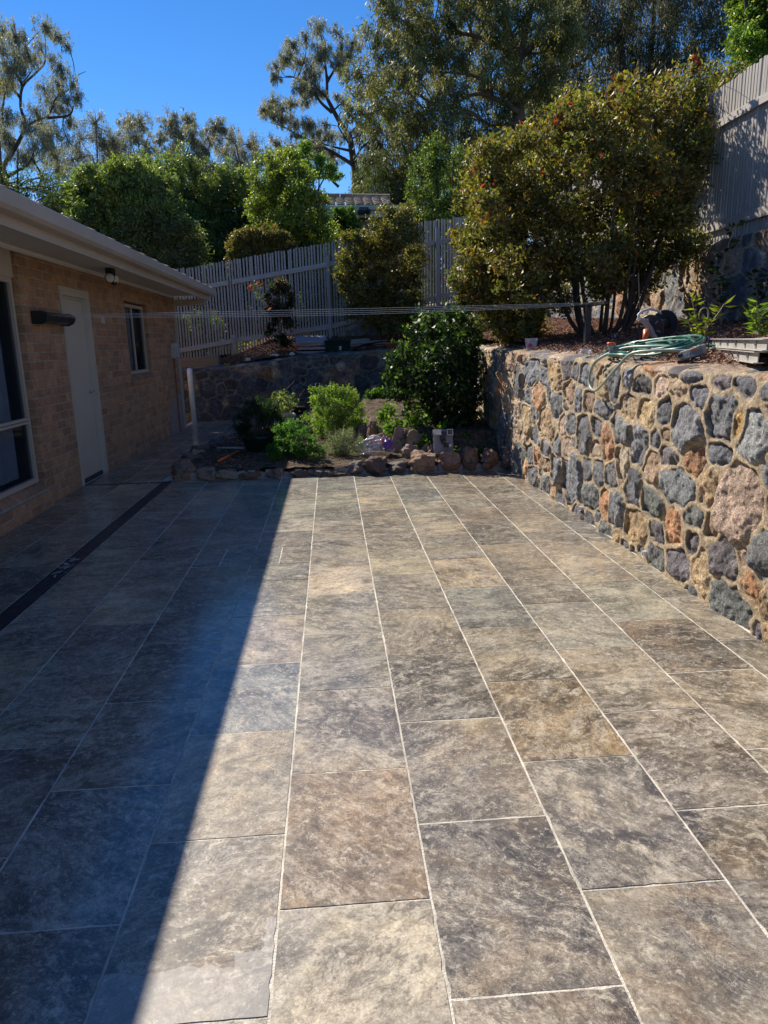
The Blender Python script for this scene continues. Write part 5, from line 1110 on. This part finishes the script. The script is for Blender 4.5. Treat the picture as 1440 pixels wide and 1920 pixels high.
shrub('large dense green shrub directly above the end of the house gutter', [(150, 345), (175, 325), (235, 318), (280, 330), (310, 365), (330, 660), (300, 670), (190, 500), (140, 420)], 17.9, .5, 17, 21, 120000, .085, .030, GR, M['bushleaf'], 52, tip=[(.30, .38, .09)], tips=.28, up=.5, sub=14, sig=.24, spread_=1.25)
shrub('tall bright topped shrub in the middle of the green mass behind the fence', [(255, 320), (300, 305), (345, 300), (375, 318), (392, 350), (440, 660), (300, 670), (268, 400)], 23.4, .7, 21, 22, 90000, .085, .030, GR, M['bushleaf'], 53, tip=[(.30, .38, .09)], tips=.28, up=.5, sub=14, sig=.24, spread_=1.25)
shrub('dark olive leafed shrub behind the clipped hedge', [(385, 330), (420, 322), (455, 330), (480, 345), (540, 640), (390, 660)], 23.8, .7, 21, 22, 90000, .085, .030, GR, M['bushleaf'], 54, tip=[(.26, .33, .09)], tips=.22, up=.5, sub=14, sig=.24, spread_=1.25)
shrub('yellow green fresh leafed shrub at the right of the green mass', [(480, 340), (505, 312), (540, 300), (568, 328), (585, 352), (600, 400), (615, 440), (640, 520), (650, 620), (500, 640)], 19.0, 1.0, 21, 23, 80000, .080, .030, [(.13, .165, .04), (.16, .20, .05), (.10, .13, .04)], M['bushleaf'], 55, tip=[(.40, .44, .06), (.30, .37, .06)], tips=.32, up=.5, sub=14, sig=.24, spread_=1.2)
shrub('deep green screening shrub filling in behind the other shrubs', [(-100, 420), (150, 380), (300, 360), (470, 370), (640, 430), (660, 640), (-100, 680)], 24, .8, 22, 26, 110000, .13, .06, [(.07, .09, .04), (.09, .11, .045)], M['bushleaf'], 58)
shrub('dark green shrub tucked behind the end of the house gutter and the pickets', [(235, 405), (300, 395), (352, 418), (378, 470), (366, 520), (235, 520)], 17.3, .25, 14, 17, 26000, .07, .028, GR, M['bushleaf'], 59)
c = cl([(548, 290, 14, 10), (575, 282, 16, 9), (600, 300, 14, 10), (560, 312, 22, 10), (615, 320, 14, 12), (590, 330, 20, 10), (630, 330, 8, 12), (538, 300, 9, 9)], 24, .8, 60)
plant('young_tree', 'airy pale green sapling top showing above the yellow green shrub', 'tree', c, 5200, .10, .045, [(.15, .26, .05), (.22, .32, .06)], M['soft'], M['bark'], trunk_px([([(590, 420), (588, 350), (575, 285)], .05, .012), ([(588, 370), (610, 330), (618, 312)], .03, .01)], 24), sub=7, seed=61)
shrub('neatly clipped round topped hedge poking above the fence', [(432, 520), (431, 470), (434, 446), (452, 436), (500, 432), (540, 440), (554, 458), (556, 480), (552, 520)], 16.95, .18, 7.5, 8.5, 60000, .042, .020, [(.10, .115, .035), (.13, .14, .04), (.09, .10, .035)], M['bushleaf'], 62, name='clipped_hedge', tip=[(.42, .34, .08), (.40, .20, .08)], tips=.3)
shrub('small tufted shrub against the neighbour wall below the roof', [(630, 400), (645, 392), (662, 402), (668, 425), (650, 440), (628, 430)], 20, .4, 9, 9, 7000, .07, .03, [(.08, .15, .03), (.11, .19, .04)], M['bushleaf'], 63, tip=[(.22, .32, .06)], tips=.1)
shrub('light green upright shrub between the tiled roof and the red-tipped bush', [(772, 330), (785, 290), (815, 268), (850, 280), (880, 300), (905, 580), (780, 600), (770, 380)], 18.6, .8, 17, 18, 55000, .06, .028, [(.09, .14, .03), (.13, .19, .04), (.07, .11, .03)], M['bushleaf'], 64, tip=[(.3, .34, .06)], tips=.12, up=.3)
shrub('sunlit bright green shrub above the tall fence at the top right corner', [(1385, 60), (1382, 20), (1390, -30), (1420, -60), (1500, -80), (1520, 60), (1450, 110), (1400, 118), (1382, 95)], 11.5, .7, 17, 18, 22000, .065, .032, [(.12, .20, .03), (.16, .26, .04), (.09, .15, .03)], M['bushleaf'], 65, tip=[(.45, .48, .06)], tips=.15, up=.5)
shrub('rose bush with leaf colours brightened to look sunlit, seen through the pickets at the left of the fence', [(338, 655), (340, 620), (365, 590), (390, 585), (408, 610), (412, 640), (405, 660)], 17.6, .4, 12, 12, 16000, .05, .026, [(.36, .44, .08), (.44, .50, .12), (.26, .34, .07)], M['soft'], 66, tip=[(.6, .06, .1)], tips=.02)  # bright leaf colour stands in for sun the other shrubs block
# low planting strips beyond the fence, lit through the pickets
shrub('low sunlit ground shrub glimpsed under the lower fence rail', [(410, 665), (430, 655), (500, 640), (560, 630), (620, 615), (700, 600), (700, 612), (560, 645), (430, 672)], 17.3, .3, 12, 8, 9000, .05, .024, [(.34, .38, .10), (.50, .30, .14)], M['bushleaf'], 67)

# terrace shrubs ------------------------------------------------------
PH = [(.15, .16, .05), (.18, .185, .06), (.11, .125, .045), (.24, .20, .06), (.23, .155, .06)]
PT = [(.36, .25, .05), (.44, .33, .07), (.30, .17, .05), (.32, .29, .06)]
c = fill([(985, 560), (930, 480), (905, 400), (905, 330), (930, 290), (975, 262), (1010, 250), (1070, 205), (1120, 178), (1180, 170), (1225, 195), (1250, 250), (1270, 330), (1280, 430), (1250, 500), (1180, 535), (1080, 555)], 8.7, .95, 33, 33, 70)
bs = Vector((3.25, 8.55, 1.60)); lb_ = []
rr = random.Random(9)
for k in range(13):
    a = k*.53+.2; o = Vector((math.cos(a)*.12, math.sin(a)*.14, -.15)); top = Vector((math.cos(a)*rr.uniform(.45, 1.2), math.sin(a)*rr.uniform(.3, .8), rr.uniform(1.2, 2.3)))
    lb_.append((smoothpath([bs+o, bs+o*1.6+Vector((top.x*.2, top.y*.2, .32)), bs+o+top*.55, bs+top], 4), rr.uniform(.024, .042), .010))
plant('photinia_bush', 'largest glossy bush with bronze leaves and red tips shading the side fence', 'shrub', c, 54000, .060, .029, PH, M['gloss'], M['barkdark'], lb_, sub=16, sig=.26, spread_=1.2, seed=71, tip=PT*6+[(.55, .04, .05)], tips=.30, crown='foliage', trunkn='stem', tw=.004, up=.5)
# left, lower part of the same row
c = fill([(866, 480), (862, 420), (874, 370), (884, 320), (905, 285), (935, 275), (950, 330), (950, 430), (975, 520), (1010, 590), (985, 640), (940, 620), (912, 590), (888, 560), (870, 530)], 9.3, .55, 27, 27, 72)
lb_ = []
for k in range(7):
    a = k*.9; bs = Vector((2.75, 9.6, 1.5)); top = Vector((math.cos(a)*.5, math.sin(a)*.4, 1.2+.3*math.sin(k))); lb_.append((smoothpath([bs, bs+top*.4+Vector((0, 0, .2)), bs+top], 4), .028, .008))
plant('photinia_bush', 'bronze green bush hanging low over the mulch left of the dark stems', 'shrub', c, 23000, .058, .028, PH, M['gloss'], M['barkdark'], lb_, sub=16, sig=.26, spread_=1.2, seed=73, tip=PT*7+[(.55, .04, .05)], tips=.34, crown='foliage', trunkn='stem', tw=.004, up=.4)
# right rear, twiggy
c = fill([(1235, 230), (1262, 185), (1300, 160), (1345, 150), (1380, 165), (1396, 215), (1386, 270), (1368, 320), (1346, 390), (1330, 450), (1270, 470), (1255, 330)], 9.4, 1.0, 27, 30, 74)
lb_ = []
for k in range(9):
    a = k*.7; bs = Vector((3.9, 9.3, 1.6)); top = Vector((math.cos(a)*.5, math.sin(a)*.5, 1.9+.5*math.sin(k*2))); lb_.append((smoothpath([bs, bs+top*.45+Vector((0, 0, .2)), bs+top], 4), .03, .006))
plant('photinia_bush', 'thin twiggy bush with sparse leaves close against the tall side fence', 'shrub', c, 33000, .055, .027, PH, M['gloss'], M['twig'], lb_, sub=16, sig=.32, seed=75, tip=PT+[(.6, .35, .03)], tips=.22, crown='foliage', trunkn='stem', tw=.005, up=.4)
c = cl([(1170, 152, 16, 12), (1150, 170, 10, 12), (1305, 140, 8, 14), (1300, 110, 8, 8), (1075, 185, 10, 12), (1040, 205, 12, 10), (1050, 235, 14, 12), (980, 245, 10, 10)], 8.6, .3, 76)
plant('photinia_shoots', 'loose orange red shoots standing above the top of the large bush', 'shrub', c, 900, .07, .028, PT+[(.45, .05, .05)], M['gloss'], M['twig'], [([np.array([3.2, 8.6, 3.6]), np.array([3.2, 8.6, 4.3]), at(1168, 150, 8.6)], .008, .003), ([np.array([3.9, 8.9, 3.6]), at(1303, 120, 8.9)], .007, .003), ([np.array([2.9, 8.6, 3.4]), at(1060, 200, 8.6)], .007, .003)], sub=5, seed=77, crown='foliage', trunkn='stem', tw=.003)
# rounded photinia on the back wall terrace
c = fill([(640, 520), (645, 470), (665, 440), (703, 430), (735, 408), (765, 398), (780, 408), (782, 440), (778, 520), (782, 570), (768, 610), (730, 615), (680, 605), (655, 570)], 15.6, .4, 20, 19, 78)
lb_ = []
for k in range(6):
    a = k; bs = Vector((1.15, 15.8, 1.4)); top = Vector((math.cos(a)*.5, math.sin(a)*.25, 1.6)); lb_.append((smoothpath([bs, bs+top*.45, bs+top], 4), .03, .008))
plant('photinia_bush', 'rounded bronze bush in front of the back fence above the herb garden wall', 'shrub', c, 34000, .062, .032, PH+[(.05, .07, .02)], M['gloss'], M['barkdark'], lb_, sub=12, sig=.30, seed=79, tip=PT, tips=.25, crown='foliage', trunkn='stem', tw=.005, up=.3)
# young tree with red tips in front of the fence
c = cl([(525, 540, 14, 18), (518, 580, 16, 22), (535, 600, 14, 20), (508, 610, 10, 16), (528, 640, 12, 12), (500, 560, 6, 10), (545, 565, 8, 14)], 15.7, .2, 80)
lb_ = [([at(527, 675, 15.7), at(524, 620, 15.7), at(522, 560, 15.7), at(515, 535, 15.7)], .018, .006), ([at(524, 600, 15.7), at(500, 545, 15.7), at(476, 540, 15.7)], .008, .003)]
plant('young_tree', 'thin young tree with a few red tips growing in front of the shaded pickets', 'tree', c, 2600, .10, .032, [(.035, .05, .02), (.05, .07, .025)], M['gloss'], M['twig'], lb_, sub=8, seed=81, tip=[(.6, .16, .16)], tips=.10, crown='foliage', trunkn='stem', tw=.004)
c = cl([(472, 540, 6, 6), (488, 533, 8, 4), (516, 545, 7, 6), (520, 552, 5, 5)], 15.6, .1, 82)
plant('red_shoots', 'pink red new leaves at the tips of bare shoots before the fence', 'shrub', c, 120, .10, .035, [(.55, .14, .10), (.45, .10, .08), (.4, .2, .1)], M['gloss'], M['twig'], [([at(500, 600, 15.65), at(480, 545, 15.65)], .005, .003)], sub=3, seed=83, crown='foliage', trunkn='stem', tw=.003)

# camellia in the upper bed
CAM = [(.032, .06, .024), (.044, .078, .03), (.026, .048, .02), (.06, .10, .036)]
c = fill([(760, 640), (765, 610), (800, 600), (830, 590), (860, 575), (880, 600), (900, 620), (925, 650), (930, 700), (945, 745), (940, 800), (925, 850), (870, 860), (810, 800), (760, 760), (735, 700), (745, 665)], 9.45, .42, 21, 22, 84)
c = [(min(x, 1.80) if x > 1.80 else x, y, z, a, b_) for x, y, z, a, b_ in c]
lb_ = []
for k in range(6):
    a = k; bs = Vector((1.65, 9.5, .3)); top = Vector((math.cos(a)*.4-.15, math.sin(a)*.3, 1.1)); lb_.append((smoothpath([bs, bs+top*.5, bs+top], 4), .03, .008))
plant('camellia_bush', 'dense dark glossy leafed bush growing against the foot of the sunlit stone wall', 'shrub', c, 12500, .078, .042, CAM, M['gloss'], M['barkdark'], lb_, sub=12, sig=.33, seed=85, tip=[(.18, .28, .06), (.13, .20, .05)], tips=.15, crown='foliage', trunkn='stem', tw=.004, up=.35)

# herbs
def herb(name, label, poly, Y, dY, sp, r0, n, L, Wd, pal, mat, seed, base, hgt, nst=14, spread=.2, **k):
    c = fill(poly, Y, dY, sp, r0, seed); rr = random.Random(seed); lb = []
    for i in range(nst):
        a = i*2.4; q = spread*math.sqrt((i+.5)/nst); p = Vector(base); e = p+Vector((math.cos(a)*q, math.sin(a)*q, hgt*rr.uniform(.75, 1.05))); lb.append(([p+Vector((math.cos(a)*q*.3, math.sin(a)*q*.3, 0)), (p+e)/2+Vector((math.cos(a)*q*.1, math.sin(a)*q*.1, 0)), e], .004, .0015))
    return plant(name, label, 'herb', c, n, L, Wd, pal, mat, M['twig'], lb, crown='foliage', trunkn='stem', seed=seed, tw=.0015, **k)
p0 = at(632, 812, 10.2)
herb('mint_bush', 'tall bright green mint clump in the centre of the herb bed', [(592, 815), (590, 770), (592, 735), (605, 722), (640, 728), (665, 738), (676, 770), (674, 812)], 10.2, .22, 10, 10, 15000, .026, .016, [(.22, .34, .06), (.28, .40, .08), (.16, .27, .05)], M['soft'], 90, (p0[0], 10.2, .2), .6, 30, .3, up=.3, tip=[(.34, .42, .08)], tips=.15)
t = thing('mint_spikes', 'pale flower spikes standing above the mint clump', 'herb'); b = MB(); r = random.Random(3)
Cs = []
for i in range(34):
    px = 596+i*2.35; p = at(px, 735+r.uniform(-4, 10)+abs(i-8)*.4, 10.2+r.uniform(-.2, .2)); h = r.uniform(.06, .14); b.tube([(p[0], p[1], p[2]-.12), (p[0]+r.uniform(-.01, .01), p[1], p[2]+h)], .0022, 4)
    for k in range(14): Cs.append((p[0]+r.gauss(0, .006), p[1]+r.gauss(0, .006), p[2]+h*(k/13)))
b.build('stem', M['twig'], t); Cs = np.array(Cs); leaves('flower', Cs, rng.normal(size=Cs.shape)+np.array([0, 0, .6]), np.full(len(Cs), .018), np.full(len(Cs), .010), np.tile([(.30, .38, .12)], (len(Cs), 1))*rng.uniform(.7, 1.3, (len(Cs), 1)), M['soft'], t)
p0 = at(560, 868, 8.65)
herb('parsley', 'low rounded parsley clump half in sun at the front of the bed', [(508, 875), (512, 835), (525, 805), (545, 793), (575, 805), (598, 830), (606, 862), (590, 882), (545, 888)], 8.65, .2, 9.5, 10, 16000, .022, .015, [(.10, .24, .05), (.14, .30, .06), (.07, .18, .04)], M['soft'], 91, (p0[0], 8.65, .12), .35, 24, .25, up=.25, tip=[(.2, .34, .06)], tips=.12)
p0 = at(642, 868, 8.7)
herb('thyme', 'grey green wispy thyme clump between the parsley and the plastic bag', [(606, 862), (610, 830), (630, 812), (655, 806), (676, 820), (682, 850), (668, 872), (630, 876)], 8.75, .16, 8, 8, 10000, .020, .005, [(.24, .28, .19), (.30, .33, .24), (.18, .22, .14)], M['soft'], 92, (p0[0], 8.75, .12), .35, 40, .24, up=.9, sig=.34)
p0 = at(490, 825, 9.35)
herb('dark_shrub', 'dark feathery shrub in the green pot in the shade', [(448, 810), (445, 780), (462, 758), (490, 748), (520, 765), (535, 800), (520, 830), (470, 832)], 9.35, .2, 10, 11, 12000, .03, .010, [(.03, .06, .025), (.04, .075, .03)], M['soft'], 93, (-.98, 9.35, .3), .45, 20, .25, up=.5)
p0 = at(530, 775, 10.95)
herb('succulent', 'small jade plant with thick pale leaves in the square pot', [(512, 768), (512, 745), (520, 736), (545, 738), (552, 752), (545, 768)], 10.95, .08, 7, 7, 420, .045, .03, [(.22, .27, .10), (.30, .33, .13)], M['gloss'], 94, (-.70, 10.95, .42), .28, 9, .14, sub=6)
def ground_clump(label, spots, zfun, n, L, Wd, pal, seed, mat='soft', name='seedling_patch'):
    c = [(x, y, zfun(x, y)+h*.5, rr_, h*.5) for x, y, rr_, h in spots]
    return plant(name, label, 'plant', c, n, L, Wd, pal, M[mat], M['twig'], [([np.array([x, y, zfun(x, y)-.02]), np.array([x, y, zfun(x, y)+h*.6])], .004, .002) for x, y, rr_, h in spots], sub=7, sig=.4, seed=seed, up=.15, crown='foliage', trunkn='stem', tw=.0015)
LG = [(.13, .24, .03), (.20, .32, .05), (.09, .17, .03)]
bz = lambda x, y: float(bed_z(np.array(x), np.array(y)))
ground_clump('row of light green seedlings along the foot of the back stone wall', [(.75+.13*i, 13.1-.05*i, .10, .14+.03*(i % 2)) for i in range(7)], bz, 1100, .07, .05, LG, 95)
ground_clump('strawberry patch spilling over the upper rocks beside the grey floodlight board', [(.80, 9.3, .14, .18), (.95, 9.0, .16, .2), (1.1, 9.3, .16, .22), (1.2, 8.8, .15, .18), (1.0, 8.7, .10, .12), (1.45, 9.0, .12, .12), (1.35, 9.5, .14, .25), (.75, 9.8, .12, .2)], bz, 1900, .055, .04, LG, 96)
ground_clump('sparse weeds on the dim soil under the glossy dark bush', [(1.5, 8.5, .10, .08), (1.7, 8.45, .12, .08), (1.62, 8.7, .1, .1), (1.3, 8.35, .05, .08), (1.85, 8.5, .08, .08)], bz, 420, .03, .018, LG, 97)
ground_clump('small leafy herbs behind the mint beside the back rocks', [(-.35, 11.3, .15, .12), (-.1, 11.5, .16, .1), (.45, 10.6, .12, .14), (-.45, 11.8, .12, .1), (.35, 10.9, .1, .12)], bz, 900, .035, .02, LG, 98)
ground_clump('tiny yellow green weed at the left end of the back wall top', [(-2.1, 15.2, .10, .05), (-1.95, 15.2, .07, .05)], lambda x, y: 1.08, 120, .035, .02, [(.35, .4, .05)], 99)

# bamboo-like shoots with narrow bright leaves on the terrace
def shoots(name, label, stems, seed, pal, n=18, L=.10, Wd=.022):
    t = thing(name, label, 'plant'); b = MB(); r = random.Random(seed); C, D, N_ = [], [], []
    for pts in stems:
        P = smoothpath(pts, 8); m = len(P); b.tube(P, [.007*(1-.6*i/m) for i in range(m)], 6)
        for k in range(n):
            f = .18+.82*k/n; q = P[min(m-1, int(f*m))]; a = r.uniform(0, 6.28); d = np.array([math.cos(a), math.sin(a)*.6, r.uniform(-.1, .6)]); d /= np.linalg.norm(d); ll = L*r.uniform(.6, 1.1)
            C.append(q+d*ll*.5); D.append(d)
    b.build('stem', simple(name+'_stem', (.34, .24, .12), .6), t, smooth=True); C = np.array(C); col = np.array(pal)[np.random.default_rng(seed).integers(0, len(pal), len(C))]
    leaves('foliage', C, np.array(D), np.full(len(C), L)*rng.uniform(.6, 1.1, len(C)), np.full(len(C), Wd), col*rng.uniform(.7, 1.3, (len(C), 1)), M['bushleaf'], t, seed=seed); return t
YG = [(.28, .32, .04), (.36, .36, .05), (.18, .24, .04)]
A_ = lambda x, y, Y: at(x, y, Y)
shoots('bamboo_shoots', 'yellow green bamboo-like shoots beside the hose reel', [[A_(1306, 640, 5.4), A_(1306, 605, 5.4), A_(1297, 560, 5.4)], [A_(1318, 640, 5.4), A_(1326, 615, 5.4), A_(1345, 590, 5.4), A_(1358, 570, 5.4)], [A_(1320, 640, 5.4), A_(1324, 612, 5.4), A_(1330, 600, 5.4)], [A_(1305, 638, 5.4), A_(1295, 615, 5.4), A_(1290, 600, 5.4)]], 1, YG, 16, .11)
b = MB(); b.tube(smoothpath([A_(1310, 600, 5.4), A_(1313, 583, 5.4), A_(1322, 577, 5.4), A_(1328, 584, 5.4), A_(1327, 600, 5.4)]), .005, 6); tag(b.build('irrigation_tube', simple('tan_tube', (.36, .27, .17), .6), smooth=True), 'small tan hooped irrigation tube among the yellow green shoots', 'tube')
shoots('bamboo_shoots', 'green bamboo-like shoots at the right edge of the terrace behind the planks', [[A_(1423, 640, 5.0), A_(1424, 600, 5.0), A_(1418, 565, 5.0)], [A_(1432, 640, 5.0), A_(1440, 600, 5.0), A_(1450, 570, 5.0)], [A_(1440, 645, 5.0), A_(1446, 600, 5.0), A_(1470, 560, 5.0)], [A_(1428, 640, 5.0), A_(1418, 610, 5.0), A_(1408, 585, 5.0)]], 2, [(.12, .20, .04), (.22, .30, .05), (.08, .14, .03)], 26, .10)
DK = [(.04, .06, .025), (.06, .08, .03)]
shoots('sapling', 'thin dark sapling before the shaded upper wall right of the shoots', [[A_(1352, 610, 7.4), A_(1352, 560, 7.4), A_(1355, 500, 7.4), A_(1372, 440, 7.4), A_(1381, 420, 7.4)], [A_(1352, 590, 7.4), A_(1345, 540, 7.4), A_(1340, 495, 7.4)]], 3, DK, 20, .13, .05)
shoots('sapling', 'dark thin-leaved sapling at the right edge against the shaded upper wall', [[A_(1420, 600, 7.0), A_(1418, 550, 7.0), A_(1408, 505, 7.0)], [A_(1425, 600, 7.0), A_(1432, 550, 7.0), A_(1440, 510, 7.0)]], 4, DK, 20, .10, .04)
c = cl([(990, 610, 14, 12), (1010, 600, 10, 14), (975, 625, 8, 10)], 8.4, .1, 100)
plant('photinia_seedling', 'low leafy sprig touching the mulch under the bronze bush', 'plant', c, 500, .05, .026, PH+[(.2, .2, .04)], M['gloss'], M['twig'], [([at(995, 640, 8.4), at(995, 605, 8.4)], .005, .002)], sub=6, seed=101, crown='foliage', trunkn='stem', tw=.002)
